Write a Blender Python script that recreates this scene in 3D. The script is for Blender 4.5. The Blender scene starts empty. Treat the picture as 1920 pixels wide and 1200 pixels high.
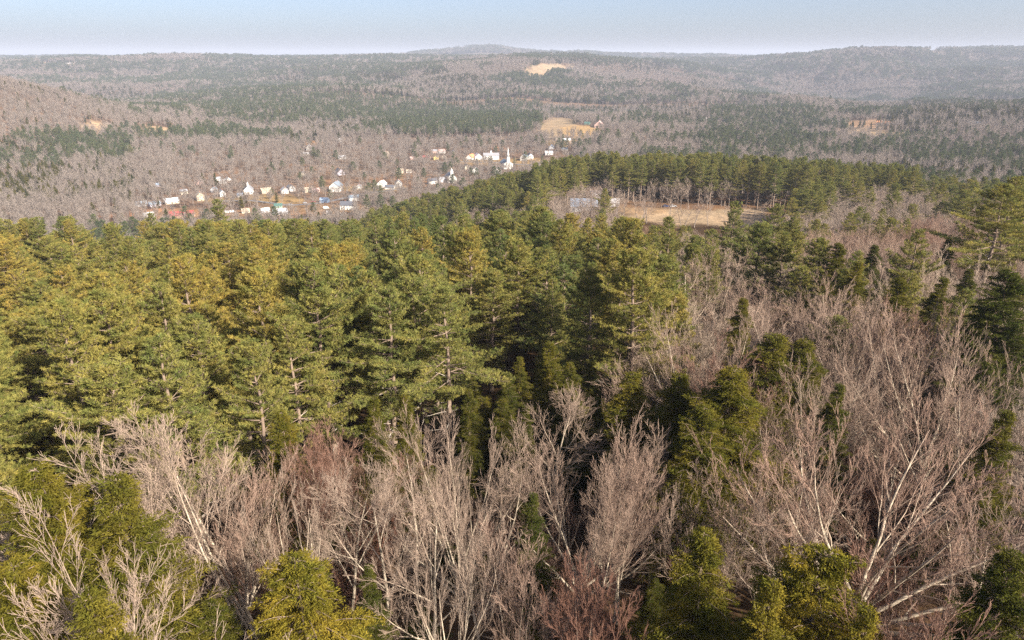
import bpy, math, random
import numpy as np
from mathutils import Vector, Euler

R = math.radians
S = bpy.context.scene
COL = S.collection
F = 1280.0            # focal length in pixels of the 1920 wide photograph
PITCH = R(21.0)
CZ = 180.0            # height of the camera above the datum

# ------------------------------------------------------------------ camera
cam_d = bpy.data.cameras.new('camera')
cam_d.sensor_width = 36.0
cam_d.lens = 24.0
cam_d.clip_start = 0.5
cam_d.clip_end = 90000.0
cam = bpy.data.objects.new('camera', cam_d)
COL.objects.link(cam)
cam.location = (0, 0, CZ)
cam.rotation_euler = (R(90) - PITCH, 0, 0)
S.camera = cam

# ------------------------------------------------------------------ light
SUN_EL = R(31.0)
SUN_DIR = Vector((0.77, -0.64, 0.0)).normalized()      # horizontal direction towards the sun
sun_vec = Vector((SUN_DIR.x * math.cos(SUN_EL), SUN_DIR.y * math.cos(SUN_EL), math.sin(SUN_EL)))
sl = bpy.data.lights.new('sun', 'SUN')
sl.energy = 5.0
sl.angle = R(0.5)
sl.color = (1.0, 0.91, 0.78)
so = bpy.data.objects.new('sun', sl)
COL.objects.link(so)
so.rotation_euler = sun_vec.to_track_quat('Z', 'Y').to_euler()
so.location = (0, 0, CZ + 100)

W = bpy.data.worlds.new('World')
S.world = W
W.use_nodes = True
nt = W.node_tree
nt.nodes.clear()
wo = nt.nodes.new('ShaderNodeOutputWorld')
bg = nt.nodes.new('ShaderNodeBackground')
sky = nt.nodes.new('ShaderNodeTexSky')
sky.sky_type = 'NISHITA'
sky.sun_disc = False
sky.sun_elevation = SUN_EL
sky.sun_rotation = math.atan2(SUN_DIR.x, SUN_DIR.y)
sky.altitude = 300
sky.air_density = 0.55
sky.dust_density = 3.0
sky.ozone_density = 0.3
bg.inputs['Strength'].default_value = 0.098
nt.links.new(sky.outputs[0], bg.inputs[0])
nt.links.new(bg.outputs[0], wo.inputs[0])

S.view_settings.view_transform = 'Standard'
S.view_settings.look = 'None'
S.view_settings.exposure = 1.1
S.view_settings.gamma = 1.0
S.render.engine = 'CYCLES'
cy = S.cycles
cy.max_bounces = 4
cy.diffuse_bounces = 2
cy.glossy_bounces = 1
cy.transmission_bounces = 2
cy.volume_bounces = 0
cy.transparent_max_bounces = 4
cy.caustics_reflective = False
cy.caustics_refractive = False
cy.use_denoising = False
cy.denoiser = 'OPENIMAGEDENOISE'
cy.denoising_input_passes = 'RGB_ALBEDO_NORMAL'
cy.denoising_prefilter = 'ACCURATE'
cy.sample_clamp_indirect = 4.0

# ------------------------------------------------------------------ small maths
cp, sp = math.cos(PITCH), math.sin(PITCH)


def ray(px, py):
    r = (px - 960.0) / F
    u = (600.0 - py) / F
    return np.array([r, cp + sp * u, -sp + cp * u])


def az_tel(px, py):
    d = ray(px, py)
    h = math.hypot(d[0], d[1])
    return math.atan2(d[0], d[1]), -d[2] / h        # azimuth, tan of the angle below the horizon


def project(x, y, z):
    """world -> photograph pixels (1920 wide)"""
    z = z - CZ
    f = y * cp - z * sp
    u = y * sp + z * cp
    f = np.where(f > 0.1, f, 0.1)
    return 960.0 + F * x / f, 600.0 - F * u / f, f


def hash2(ix, iy, seed):
    h = (ix.astype(np.int64) * 374761393 + iy.astype(np.int64) * 668265263 + seed * 1442695041) & 0xFFFFFFFF
    h = ((h ^ (h >> 13)) * 1274126177) & 0xFFFFFFFF
    h = h ^ (h >> 16)
    return (h & 0xFFFFFF) / float(0xFFFFFF)


def vnoise(x, y, scale, seed=0, octaves=3):
    x = np.asarray(x, float) / scale
    y = np.asarray(y, float) / scale
    out = 0.0
    amp, tot = 1.0, 0.0
    for o in range(octaves):
        ix, iy = np.floor(x), np.floor(y)
        fx, fy = x - ix, y - iy
        fx = fx * fx * (3 - 2 * fx)
        fy = fy * fy * (3 - 2 * fy)
        a = hash2(ix, iy, seed + o)
        b = hash2(ix + 1, iy, seed + o)
        c = hash2(ix, iy + 1, seed + o)
        d = hash2(ix + 1, iy + 1, seed + o)
        out = out + amp * ((a * (1 - fx) + b * fx) * (1 - fy) + (c * (1 - fx) + d * fx) * fy)
        tot += amp
        amp *= 0.5
        x = x * 2.03 + 17.1
        y = y * 2.03 + 5.7
    return out / tot


def sstep(a, b, x):
    t = np.clip((np.asarray(x, float) - a) / (b - a), 0, 1)
    return t * t * (3 - 2 * t)


# ------------------------------------------------------------------ terrain
# rows of (distance, kind, [(photo x, value)...]); kind 'z': ground height under the camera,
# kind 'y': image height at which the wood canopy of that distance is seen
CAN = 13.0
ROWS = [
    (1, 'z', [(0, -47)]),
    (60, 'z', [(0, -48), (960, -48), (1920, -47)]),
    (100, 'z', [(0, -54), (960, -53), (1500, -52), (1920, -51)]),
    (160, 'z', [(0, -64), (960, -64), (1300, -62), (1500, -58), (1920, -54)]),
    (230, 'z', [(-300, -66), (0, -69), (400, -72), (700, -76), (900, -77), (1120, -77), (1300, -78), (1500, -73), (1700, -68), (1920, -62)]),
    (330, 'z', [(-300, -82), (0, -86), (400, -94), (600, -99), (800, -100), (960, -94), (1120, -90), (1300, -91), (1500, -87), (1700, -80), (1920, -73)]),
    (430, 'z', [(0, -124), (600, -128), (800, -115), (960, -101), (1120, -92), (1300, -92), (1500, -91), (1700, -88), (1920, -84)]),
    (550, 'z', [(0, -152), (600, -152), (700, -135), (800, -121), (960, -104), (1120, -95), (1300, -94), (1500, -95), (1700, -97), (1920, -98)]),
    (700, 'z', [(0, -168), (600, -168), (800, -160), (960, -148), (1120, -138), (1300, -128), (1500, -123), (1700, -118), (1920, -114)]),
    (900, 'z', [(0, -168), (960, -167), (1120, -162), (1300, -152), (1500, -144), (1700, -138), (1920, -130)]),
    (1100, 'z', [(0, -167), (800, -166), (960, -163), (1120, -160), (1300, -156), (1500, -150), (1700, -146), (1920, -140)]),
    (1400, 'z', [(-400, -110), (0, -138), (200, -158), (400, -163), (960, -158), (1050, -147), (1120, -147), (1300, -152), (1500, -152), (1700, -148), (1920, -142)]),
    (1650, 'y', [(-400, 120), (0, 190), (200, 228), (400, 244), (600, 240), (800, 235), (960, 232), (1060, 226), (1120, 228), (1300, 234), (1500, 240), (1700, 238), (1920, 226)]),
    (1950, 'y', [(-400, 70), (0, 118), (110, 150), (250, 190), (400, 212), (600, 212), (800, 212), (960, 208), (1120, 205), (1300, 208), (1500, 212), (1700, 212), (1920, 206)]),
    (2300, 'y', [(-400, 95), (0, 190), (120, 205), (250, 212), (400, 205), (600, 190), (800, 180), (960, 178), (1120, 180), (1300, 186), (1500, 190), (1700, 196), (1920, 192)]),
    (2650, 'y', [(-400, 150), (0, 190), (250, 196), (400, 188), (600, 165), (800, 155), (960, 152), (1120, 158), (1240, 146), (1350, 152), (1500, 162), (1600, 172), (1700, 188), (1920, 182)]),
    (3000, 'y', [(-400, 160), (0, 190), (200, 190), (400, 178), (600, 152), (800, 140), (960, 135), (1120, 142), (1300, 160), (1500, 190), (1700, 196), (1920, 190)]),
    (3700, 'y', [(-400, 150), (0, 168), (200, 165), (400, 158), (600, 132), (800, 122), (960, 112), (1060, 112), (1120, 115), (1300, 130), (1400, 160), (1500, 186), (1700, 190), (1920, 180)]),
    (4500, 'y', [(-400, 140), (0, 150), (200, 150), (400, 145), (600, 128), (800, 118), (960, 107), (1160, 107), (1300, 114), (1400, 138), (1500, 158), (1600, 160), (1700, 160), (1920, 150)]),
    (5600, 'y', [(-400, 118), (0, 122), (60, 116), (200, 106), (320, 94), (420, 101), (520, 107), (620, 105), (740, 104), (800, 107), (960, 109), (1160, 112), (1300, 112), (1400, 106), (1480, 98), (1560, 88), (1620, 84), (1680, 90), (1740, 104), (1920, 112), (2300, 110)]),
    (7200, 'y', [(-400, 115), (0, 116), (200, 114), (740, 112), (960, 112), (1300, 114), (1400, 116), (1600, 112), (1680, 96), (1760, 86), (1820, 90), (1920, 88), (2000, 84), (2300, 95)]),
    (9500, 'y', [(-400, 110), (0, 112), (700, 109), (780, 101), (840, 91), (900, 84), (930, 84), (955, 93), (1030, 99), (1090, 98), (1150, 104), (1190, 106), (1230, 103), (1290, 107), (1340, 104), (1420, 108), (1700, 108), (1920, 108)]),
    (14000, 'y', [(-400, 110), (0, 109), (1920, 109)]),
    (20000, 'y', [(-400, 106), (-100, 103), (20, 100), (60, 105), (130, 98), (200, 107), (400, 109), (1920, 109)]),
    (25500, 'y', [(0, 112), (1920, 112)]),
]
AZG = np.linspace(R(-72), R(72), 577)
LDG = np.linspace(math.log(1.0), math.log(25500.0), 700)


def build_table():
    rows, lds = [], []
    for d, kind, keys in ROWS:
        a, v = [], []
        for px, val in keys:
            if kind == 'z':
                azk, _ = az_tel(px, 300.0)
                zv = val
            else:
                azk, te = az_tel(px, val)
                zv = -d * te - CAN * (1.0 if d < 8000 else 0.3)
            a.append(azk)
            v.append(zv)
        rows.append(np.interp(AZG, a, v))
        lds.append(math.log(d))
    rows = np.array(rows)
    T = np.empty((len(LDG), len(AZG)))
    for j in range(len(AZG)):
        T[:, j] = np.interp(LDG, lds, rows[:, j])
    for ax, s in ((0, 5.0), (1, 3.0)):                # soften the facets
        n = int(3 * s)
        k = np.exp(-0.5 * (np.arange(-n, n + 1) / s) ** 2)
        k /= k.sum()
        P = np.pad(T, [(n, n) if q == ax else (0, 0) for q in (0, 1)], mode='edge')
        T = sum(k[i] * (P[i:i + T.shape[0]] if ax == 0 else P[:, i:i + T.shape[1]]) for i in range(2 * n + 1))
    return T


TAB = build_table()


def ground(x, y):
    """height of the ground (world z)"""
    x = np.asarray(x, float)
    y = np.asarray(y, float)
    d = np.maximum(np.hypot(x, y), 1.0)
    az = np.arctan2(x, y)
    fa = np.clip((az - AZG[0]) / (AZG[1] - AZG[0]), 0, len(AZG) - 1.001)
    fd = np.clip((np.log(d) - LDG[0]) / (LDG[1] - LDG[0]), 0, len(LDG) - 1.001)
    ia, idd = fa.astype(int), fd.astype(int)
    ta, td = fa - ia, fd - idd
    z = (TAB[idd, ia] * (1 - td) + TAB[idd + 1, ia] * td) * (1 - ta) + (TAB[idd, ia + 1] * (1 - td) + TAB[idd + 1, ia + 1] * td) * ta
    w = sstep(R(72), R(120), np.abs(az))
    z = z * (1 - w) + (-50.0) * w
    amp = sstep(250, 900, d) * 3.0 + sstep(1250, 2200, d) * 15.0 + sstep(4200, 6500, d) * 4.0
    z = z + (vnoise(x, y, 520.0, 3, 4) - 0.5) * 2 * amp
    carve = sstep(0.46, 0.72, vnoise(x, y, 1150.0, 15, 3)) * sstep(1500, 2300, d) * (1 - 0.6 * sstep(5200, 6500, d))
    z = z - carve * (26.0 + 0.009 * d)
    z = z + (vnoise(x, y, 40.0, 9, 2) - 0.5) * 1.6 * sstep(20, 80, d)
    return z + CZ


def gz(x, y):
    return float(ground(np.array([x]), np.array([y]))[0])


def hit(px, py, dmin=20.0, dmax=15000.0):
    """where the sight line of a photo point meets the ground"""
    az, te = az_tel(px, py)
    d = np.exp(np.linspace(math.log(dmin), math.log(dmax), 4000))
    x, y = d * math.sin(az), d * math.cos(az)
    below = (CZ - d * te) < ground(x, y)
    i = int(np.argmax(below)) if below.any() else len(d) - 1
    return x[i], y[i], d[i]


# ------------------------------------------------------------------ ground cover masks (photo landmarks laid on the land)
# (x, y, rx, ry, dmin, dmax, colour, keeps trees away 0..1)
STRAW = (0.41, 0.31, 0.22)
LAWN = (0.33, 0.23, 0.12)
LEAF = (0.27, 0.165, 0.105)
FIELDS = [
    (1335, 409, 155, 20, 340, 476, STRAW, 1.0),
    (1205, 392, 50, 9, 380, 480, (0.36, 0.25, 0.16), 1.0),
    (1480, 402, 50, 9, 340, 476, (0.42, 0.27, 0.15), 1.0),
    (1330, 380, 170, 14, 425, 620, (0.24, 0.14, 0.085), 0.0),
    (1048, 240, 42, 20, 1200, 2300, (0.38, 0.29, 0.20), 1.0),
    (1090, 247, 42, 14, 1200, 2300, (0.46, 0.31, 0.16), 1.0),
    (1030, 129, 46, 10, 2400, 4600, (0.38, 0.29, 0.205), 1.0),
    (1008, 139, 24, 11, 2400, 4600, (0.38, 0.29, 0.205), 1.0),
    (292, 249, 40, 13, 1250, 2400, (0.5, 0.36, 0.24), 1.0),
    (180, 239, 34, 9, 1250, 2400, (0.5, 0.36, 0.24), 1.0),
    (95, 121, 62, 5, 3000, 7500, (0.5, 0.33, 0.22), 1.0),
    (1000, 306, 70, 11, 850, 1300, LAWN, 0.9),
    (905, 304, 60, 6, 850, 1300, LAWN, 0.85),
    (470, 373, 100, 11, 650, 950, LAWN, 0.85),
    (590, 393, 120, 10, 600, 950, (0.30, 0.19, 0.11), 0.75),
    (470, 402, 160, 8, 600, 900, (0.31, 0.19, 0.12), 0.7),
    (150, 399, 230, 12, 600, 900, (0.33, 0.18, 0.11), 0.0),
    (350, 402, 90, 9, 600, 900, (0.35, 0.2, 0.11), 0.8),
    (585, 318, 60, 12, 900, 1400, LEAF, 0.3),
    (620, 345, 80, 9, 800, 1200, LEAF, 0.3),
    (435, 332, 40, 10, 850, 1300, LEAF, 0.4),
    (765, 335, 90, 12, 850, 1200, LEAF, 0.3),
    (940, 277, 24, 6, 1000, 1500, (0.36, 0.17, 0.08), 0.6),
    (1055, 268, 40, 8, 1000, 1600, LAWN, 0.7),
    (700, 353, 60, 7, 750, 1200, LAWN, 0.6),
    (1645, 255, 90, 12, 900, 2200, (0.42, 0.30, 0.18), 0.65),
    (1612, 240, 34, 13, 900, 2200, STRAW, 0.8),
    (1640, 232, 60, 8, 900, 2400, (0.40, 0.26, 0.17), 0.7),
    (1754, 98, 24, 3.5, 5000, 9000, (0.62, 0.5, 0.42), 1.0),
    (1903, 112, 12, 3, 5000, 9000, (0.6, 0.5, 0.44), 1.0),
    (583, 268, 24, 6, 1100, 1900, (0.42, 0.24, 0.12), 0.6),
]


def field_w(x, y, z):
    """for every point: field colour weights and how far trees are kept away"""
    px, py, f = project(x, y, z)
    d = np.hypot(x, y)
    n = vnoise(x, y, 28.0, 21, 2) - 0.5
    ws = []
    for (cx, cyy, rx, ry, d0, d1, c, keep) in FIELDS:
        q = ((px - cx) / rx) ** 2 + ((py - cyy) / ry) ** 2 + n * 1.3
        w = (1 - sstep(0.72, 1.05, q)) * (d > d0) * (d < d1)
        ws.append(w)
    return ws


# ------------------------------------------------------------------ materials
def nodes(m):
    m.use_nodes = True
    t = m.node_tree
    t.nodes.clear()
    out = t.nodes.new('ShaderNodeOutputMaterial')
    return t, out


def N(t, typ, **kw):
    n = t.nodes.new(typ)
    for k, v in kw.items():
        setattr(n, k, v)
    return n


def ramp(t, fac, stops):
    r = N(t, 'ShaderNodeValToRGB')
    e = r.color_ramp.elements
    while len(e) < len(stops):
        e.new(0.5)
    for i, (p, c) in enumerate(stops):
        e[i].position = p
        e[i].color = (*c, 1)
    t.links.new(fac, r.inputs[0])
    return r.outputs[0]


def mixc(t, a, b, fac, mode='MIX'):
    m = N(t, 'ShaderNodeMix', data_type='RGBA', blend_type=mode)
    for sock, v in ((m.inputs[6], a), (m.inputs[7], b), (m.inputs[0], fac)):
        if isinstance(v, (int, float)):
            sock.default_value = v
        elif isinstance(v, tuple):
            sock.default_value = (*v, 1)
        else:
            t.links.new(v, sock)
    return m.outputs[2]


def noise(t, scale, detail=3.0, coord='Object', rough=0.6):
    tc = N(t, 'ShaderNodeTexCoord')
    n = N(t, 'ShaderNodeTexNoise')
    n.inputs['Scale'].default_value = scale
    n.inputs['Detail'].default_value = detail
    n.inputs['Roughness'].default_value = rough
    t.links.new(tc.outputs[coord], n.inputs['Vector'])
    return n.outputs[0]


def tint_value(t, instanced):
    a = N(t, 'ShaderNodeAttribute', attribute_type='INSTANCER' if instanced else 'OBJECT', attribute_name='tint')
    return a.outputs['Fac']


def foliage_mat(name, lo, mid, hi, instanced, transl=0.28, leafvar=0.35):
    """needle foliage; the tint of each tree picks a hue between lo, mid and hi"""
    m = bpy.data.materials.new(name)
    t, out = nodes(m)
    c = ramp(t, tint_value(t, instanced), [(0.0, lo), (0.5, mid), (1.0, hi)])
    n = noise(t, 0.55, 2.0)
    dark = mixc(t, c, (0.62, 0.75, 0.7), 1.0, 'MULTIPLY')
    lite = mixc(t, c, (1.18, 1.10, 0.98), 1.0, 'MULTIPLY')
    c2 = mixc(t, dark, lite, ramp(t, n, [(0.35, (0, 0, 0)), (0.65, (1, 1, 1))]))
    at = N(t, 'ShaderNodeAttribute', attribute_type='GEOMETRY', attribute_name='leaf')
    lv = ramp(t, at.outputs['Fac'], [(0.0, (1 - leafvar,) * 3), (0.96, (1 + leafvar,) * 3), (1.0, (1.45, 1.05, 0.85))])
    c3 = mixc(t, c2, lv, 1.0, 'MULTIPLY')
    d = N(t, 'ShaderNodeBsdfDiffuse')
    tr = N(t, 'ShaderNodeBsdfTranslucent')
    mx = N(t, 'ShaderNodeMixShader')
    mx.inputs[0].default_value = transl
    t.links.new(c3, d.inputs[0])
    t.links.new(c3, tr.inputs[0])
    t.links.new(d.outputs[0], mx.inputs[1])
    t.links.new(tr.outputs[0], mx.inputs[2])
    t.links.new(mx.outputs[0], out.inputs[0])
    return m


def twig_mat(name, thick, thin_a, thin_b, thin_c, instanced):
    """bark: pale on stems, browner on the thinnest twigs (by real twig radius)"""
    m = bpy.data.materials.new(name)
    t, out = nodes(m)
    thin = ramp(t, tint_value(t, instanced), [(0.0, thin_a), (0.5, thin_b), (1.0, thin_c)])
    at = N(t, 'ShaderNodeAttribute', attribute_type='GEOMETRY', attribute_name='rad')
    f = ramp(t, at.outputs['Fac'], [(0.012, (0, 0, 0)), (0.05, (1, 1, 1))])
    n = noise(t, 1.3, 4.0)
    th = mixc(t, thick, tuple(c * 0.45 for c in thick), ramp(t, n, [(0.42, (0, 0, 0)), (0.68, (1, 1, 1))]))
    c = mixc(t, thin, th, f)
    b = N(t, 'ShaderNodeBsdfDiffuse')
    t.links.new(c, b.inputs[0])
    t.links.new(b.outputs[0], out.inputs[0])
    return m


def plain_mat(name, col, rough=0.8, var=0.25, scale=0.8, bump=0.0, spec=0.3, metal=0.0):
    m = bpy.data.materials.new(name)
    t, out = nodes(m)
    n = noise(t, scale, 5.0)
    c = mixc(t, tuple(x * (1 - var) for x in col), tuple(min(1, x * (1 + var)) for x in col), n)
    p = N(t, 'ShaderNodeBsdfPrincipled')
    p.inputs['Roughness'].default_value = rough
    p.inputs['Metallic'].default_value = metal
    p.inputs['Specular IOR Level'].default_value = spec
    t.links.new(c, p.inputs['Base Color'])
    if bump:
        b = N(t, 'ShaderNodeBump')
        b.inputs['Strength'].default_value = bump
        t.links.new(noise(t, scale * 12, 3.0), b.inputs['Height'])
        t.links.new(b.outputs[0], p.inputs['Normal'])
    t.links.new(p.outputs[0], out.inputs[0])
    return m


PINE = [(0.185, 0.208, 0.074), (0.27, 0.252, 0.078), (0.37, 0.288, 0.078)]
HEML = [(0.062, 0.076, 0.020), (0.150, 0.130, 0.024), (0.235, 0.190, 0.030)]
TWIG = [(0.39, 0.305, 0.24), (0.32, 0.22, 0.17), (0.20, 0.09, 0.062)]
BARK = (0.56, 0.47, 0.36)
M_PINE = foliage_mat('pine_needles', *PINE, False)
M_HEML = foliage_mat('hemlock_needles', *HEML, False, 0.25)
M_TWIG = twig_mat('pale_bark', BARK, *TWIG, False)
M_PBARK = plain_mat('pine_bark', (0.25, 0.185, 0.14), var=0.35, scale=1.5)
M_DEAD = plain_mat('dead_wood', (0.62, 0.54, 0.46), var=0.2, scale=1.5)
M_PINE_I = foliage_mat('far_pine_needles', *PINE, True)
M_PINE_F = foliage_mat('hill_pine_needles', (0.105, 0.135, 0.075), (0.15, 0.168, 0.080), (0.21, 0.20, 0.09), True)
M_HEML_I = foliage_mat('far_dark_needles', *HEML, True)
M_TWIG_I = twig_mat('far_bark', (0.34, 0.29, 0.255), (0.37, 0.30, 0.245), (0.31, 0.235, 0.19), (0.34, 0.18, 0.13), True)


def ground_mat():
    m = bpy.data.materials.new('forest_floor')
    t, out = nodes(m)
    a = N(t, 'ShaderNodeAttribute', attribute_type='GEOMETRY', attribute_name='cover')
    n1 = noise(t, 0.9, 6.0)
    n2 = noise(t, 0.035, 5.0)
    n3 = noise(t, 0.004, 6.0, rough=0.7)
    v = ramp(t, n1, [(0.3, (0.62, 0.62, 0.62)), (0.7, (1.3, 1.28, 1.22))])
    v2 = ramp(t, n2, [(0.3, (0.78, 0.80, 0.82)), (0.7, (1.18, 1.15, 1.1))])
    v3 = ramp(t, n3, [(0.35, (0.85, 0.9, 0.9)), (0.65, (1.12, 1.08, 1.05))])
    n4 = noise(t, 0.17, 6.0, rough=0.75)
    v4 = ramp(t, n4, [(0.35, (0.72, 0.70, 0.66)), (0.62, (1.16, 1.12, 1.06))])
    c = mixc(t, a.outputs['Color'], v, 1.0, 'MULTIPLY')
    c = mixc(t, c, v4, 1.0, 'MULTIPLY')
    c = mixc(t, c, v2, 1.0, 'MULTIPLY')
    c = mixc(t, c, v3, 1.0, 'MULTIPLY')
    d = N(t, 'ShaderNodeBsdfDiffuse')
    b = N(t, 'ShaderNodeBump')
    b.inputs['Strength'].default_value = 0.6
    b.inputs['Distance'].default_value = 0.4
    t.links.new(n1, b.inputs['Height'])
    t.links.new(b.outputs[0], d.inputs['Normal'])
    t.links.new(c, d.inputs[0])
    t.links.new(d.outputs[0], out.inputs[0])
    return m


# ------------------------------------------------------------------ mesh helpers
def make_mesh(name, verts, faces, mats, smooth=False, attrs=None):
    """faces: list of (int array (n,k), material index)"""
    me = bpy.data.meshes.new(name)
    verts = np.asarray(verts, np.float32)
    me.vertices.add(len(verts))
    me.vertices.foreach_set('co', verts.ravel())
    nl = sum(f.size for f, _ in faces)
    nf = sum(len(f) for f, _ in faces)
    me.loops.add(nl)
    me.polygons.add(nf)
    me.loops.foreach_set('vertex_index', np.concatenate([f.ravel() for f, _ in faces]).astype(np.int32))
    sizes = np.concatenate([np.full(len(f), f.shape[1], np.int32) for f, _ in faces])
    starts = np.concatenate([[0], np.cumsum(sizes)[:-1]]).astype(np.int32)
    me.polygons.foreach_set('loop_start', starts)
    me.polygons.foreach_set('loop_total', sizes)
    me.polygons.foreach_set('material_index', np.concatenate([np.full(len(f), mi, np.int32) for f, mi in faces]))
    if smooth:
        me.polygons.foreach_set('use_smooth', np.ones(nf, bool))
    for k, v in (attrs or {}).items():
        a = me.attributes.new(k, 'FLOAT', 'POINT')
        a.data.foreach_set('value', np.asarray(v, np.float32))
    for m in mats:
        me.materials.append(m)
    me.update()
    me.validate()
    return me


def tubes(polys, sides):
    """polys: list of (points (n,3), radii (n,)); returns verts, quads, radius per vertex"""
    groups = {}
    for p, r in polys:
        groups.setdefault(len(p), []).append((p, r))
    V, Q, A = [], [], []
    off = 0
    for n, g in groups.items():
        P = np.array([a for a, _ in g])
        Rr = np.array([b for _, b in g])
        m = len(P)
        T = np.empty_like(P)
        T[:, 1:-1] = P[:, 2:] - P[:, :-2]
        T[:, 0] = P[:, 1] - P[:, 0]
        T[:, -1] = P[:, -1] - P[:, -2]
        T /= np.linalg.norm(T, axis=2, keepdims=True) + 1e-9
        ref = np.where(np.abs(T[:, :1, 2:3]) > 0.9, np.array([1.0, 0, 0]), np.array([0, 0, 1.0]))
        U = np.cross(T, np.broadcast_to(ref, T.shape))
        U /= np.linalg.norm(U, axis=2, keepdims=True) + 1e-9
        Vv = np.cross(T, U)
        ang = np.arange(sides) * 2 * math.pi / sides
        ring = P[:, :, None, :] + Rr[:, :, None, None] * (U[:, :, None, :] * np.cos(ang)[None, None, :, None] + Vv[:, :, None, :] * np.sin(ang)[None, None, :, None])
        V.append(ring.reshape(-1, 3))
        A.append(np.repeat(Rr.ravel(), sides))
        base = (np.arange(m)[:, None, None] * n + np.arange(n - 1)[None, :, None]) * sides
        k = np.arange(sides)[None, None, :]
        k2 = (k + 1) % sides
        q = np.stack([base + k, base + k2, base + sides + k2, base + sides + k], axis=-1) + off
        Q.append(q.reshape(-1, 4))
        off += m * n * sides
    return np.concatenate(V), np.concatenate(Q), np.concatenate(A)


def blades(C, D, L, Wd, rng):
    """small narrow triangles: base centre C, direction D, length L, width Wd"""
    n = len(C)
    D = D / (np.linalg.norm(D, axis=1, keepdims=True) + 1e-9)
    rnd = rng.normal(size=(n, 3))
    side = np.cross(D, rnd)
    side /= np.linalg.norm(side, axis=1, keepdims=True) + 1e-9
    a = C - side * Wd[:, None] * 0.5
    b = C + side * Wd[:, None] * 0.5
    c = C + D * L[:, None]
    V = np.stack([a, b, c], 1).reshape(-1, 3)
    Fc = np.arange(3 * n).reshape(-1, 3)
    return V, Fc


def perp(d, rng):
    v = rng.normal(size=3)
    v -= d * v.dot(d)
    return v / (np.linalg.norm(v) + 1e-9)


# ------------------------------------------------------------------ bare trees
def bare_polys(seed, H, kind, P):
    """branch polylines of a leafless tree, as lists per level"""
    rng = np.random.default_rng(seed)
    out = [[] for _ in range(6)]
    segs = P['segs']

    def grow(p, d, L, r, lev):
        n = segs[lev]
        pts = [p]
        dirs = [d]
        q = p.copy()
        dd = d.copy()
        for i in range(n):
            dd = dd + rng.normal(size=3) * P['wob'][lev] + np.array([0, 0, P['up'][lev]])
            dd /= np.linalg.norm(dd)
            q = q + dd * L / n
            pts.append(q.copy())
            dirs.append(dd.copy())
        pts = np.array(pts)
        tt = np.linspace(0, 1, n + 1)
        rr = np.maximum(r * (1 - tt * P['taper'][lev]), P['rmin'])
        out[lev].append((pts, rr))
        if lev + 1 >= P['levels']:
            return
        nc = P['n'][lev]
        nc = max(1, int(round(nc * rng.uniform(0.8, 1.2))))
        t0 = P['t0'][lev]
        rot = rng.uniform(0, 6.28)
        for i in range(nc):
            t = t0 + (1 - t0) * ((i + rng.uniform(0.1, 0.9)) / nc)
            t = min(t, 0.985)
            k = t * n
            i0 = int(k)
            f = k - i0
            pp = pts[i0] * (1 - f) + pts[i0 + 1] * f
            dv = dirs[min(i0 + 1, n)]
            rb = rr[i0] * (1 - f) + rr[i0 + 1] * f
            rot += 2.4 + rng.normal() * 0.5
            a1 = perp(dv, rng) if lev > 1 else None
            if a1 is None:
                b0 = np.cross(dv, [0.0, 0.13, 1.0] if abs(dv[2]) < 0.95 else [1.0, 0, 0])
                b0 /= np.linalg.norm(b0)
                b1 = np.cross(dv, b0)
                a1 = b0 * math.cos(rot) + b1 * math.sin(rot)
            ang = R(rng.uniform(*P['ang'][lev]))
            even = lev == 0 and P.get('even')
            if even:
                ang = R(6 + 56 * math.sqrt((nc - i - 0.5) / nc) + rng.normal() * 2)
            cd = dv * math.cos(ang) + a1 * math.sin(ang)
            cd /= np.linalg.norm(cd)
            if lev >= 1 and cd[2] < -0.15:
                cd[2] *= -0.3
                cd /= np.linalg.norm(cd)
            LL = L * P['ratio'][lev] * rng.uniform(0.7, 1.15) * (1 - P['fall'][lev] * (t - t0) / (1 - t0 + 1e-6))
            if even:
                LL = L * P['ratio'][0] * rng.uniform(.93, 1.05) * (1 - .10 * math.degrees(ang) / 60)
            grow(pp, cd, LL, max(min(rb * P['rr'][lev], rb * 0.9), P['rmin']), lev + 1)

    lean = np.array([P.get('lx', 0), P.get('ly', 0), 1.0])
    lean /= np.linalg.norm(lean)
    base = np.array([0, 0, -0.4])
    for s in range(P.get('stems', 1)):
        dv = lean + (rng.normal(size=3) * P.get('stemspread', 0.0)) * np.array([1, 1, 0])
        dv /= np.linalg.norm(dv)
        grow(base + rng.normal(size=3) * 0.25 * (s > 0) * np.array([1, 1, 0]), dv, H * P['trunk'], P['r0'] * (1 if s == 0 else 0.75), 0)
    return out


FOREST = dict(levels=5, segs=[12, 8, 6, 4, 2], wob=[.045, .07, .075, .07, .06], up=[.01, .062, .05, .04, .02], taper=[.86, .86, .82, .7, .5],
              n=[11, 8, 6, 4], t0=[.30, .18, .12, .1], ang=[(28, 60), (18, 44), (15, 40), (12, 32)], ratio=[.48, .54, .56, .62], fall=[.42, .35, .3, .2],
              rr=[.50, .50, .52, .62], rmin=.0095, trunk=.88, r0=.25)
SPREAD = dict(levels=6, segs=[5, 10, 7, 5, 3, 2], wob=[.04, .06, .07, .07, .06, .06], up=[.0, .050, .05, .045, .04, .03], taper=[.3, .86, .84, .78, .6, .5],
              n=[6, 6, 5, 4, 4], t0=[.45, .2, .15, .12, .1], ang=[(14, 50), (16, 36), (14, 32), (12, 28), (10, 25)], ratio=[2.0, .52, .54, .56, .58], fall=[.15, .4, .35, .3, .2],
              rr=[.52, .52, .52, .58, .65], rmin=.0095, trunk=.27, r0=.40)
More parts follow.
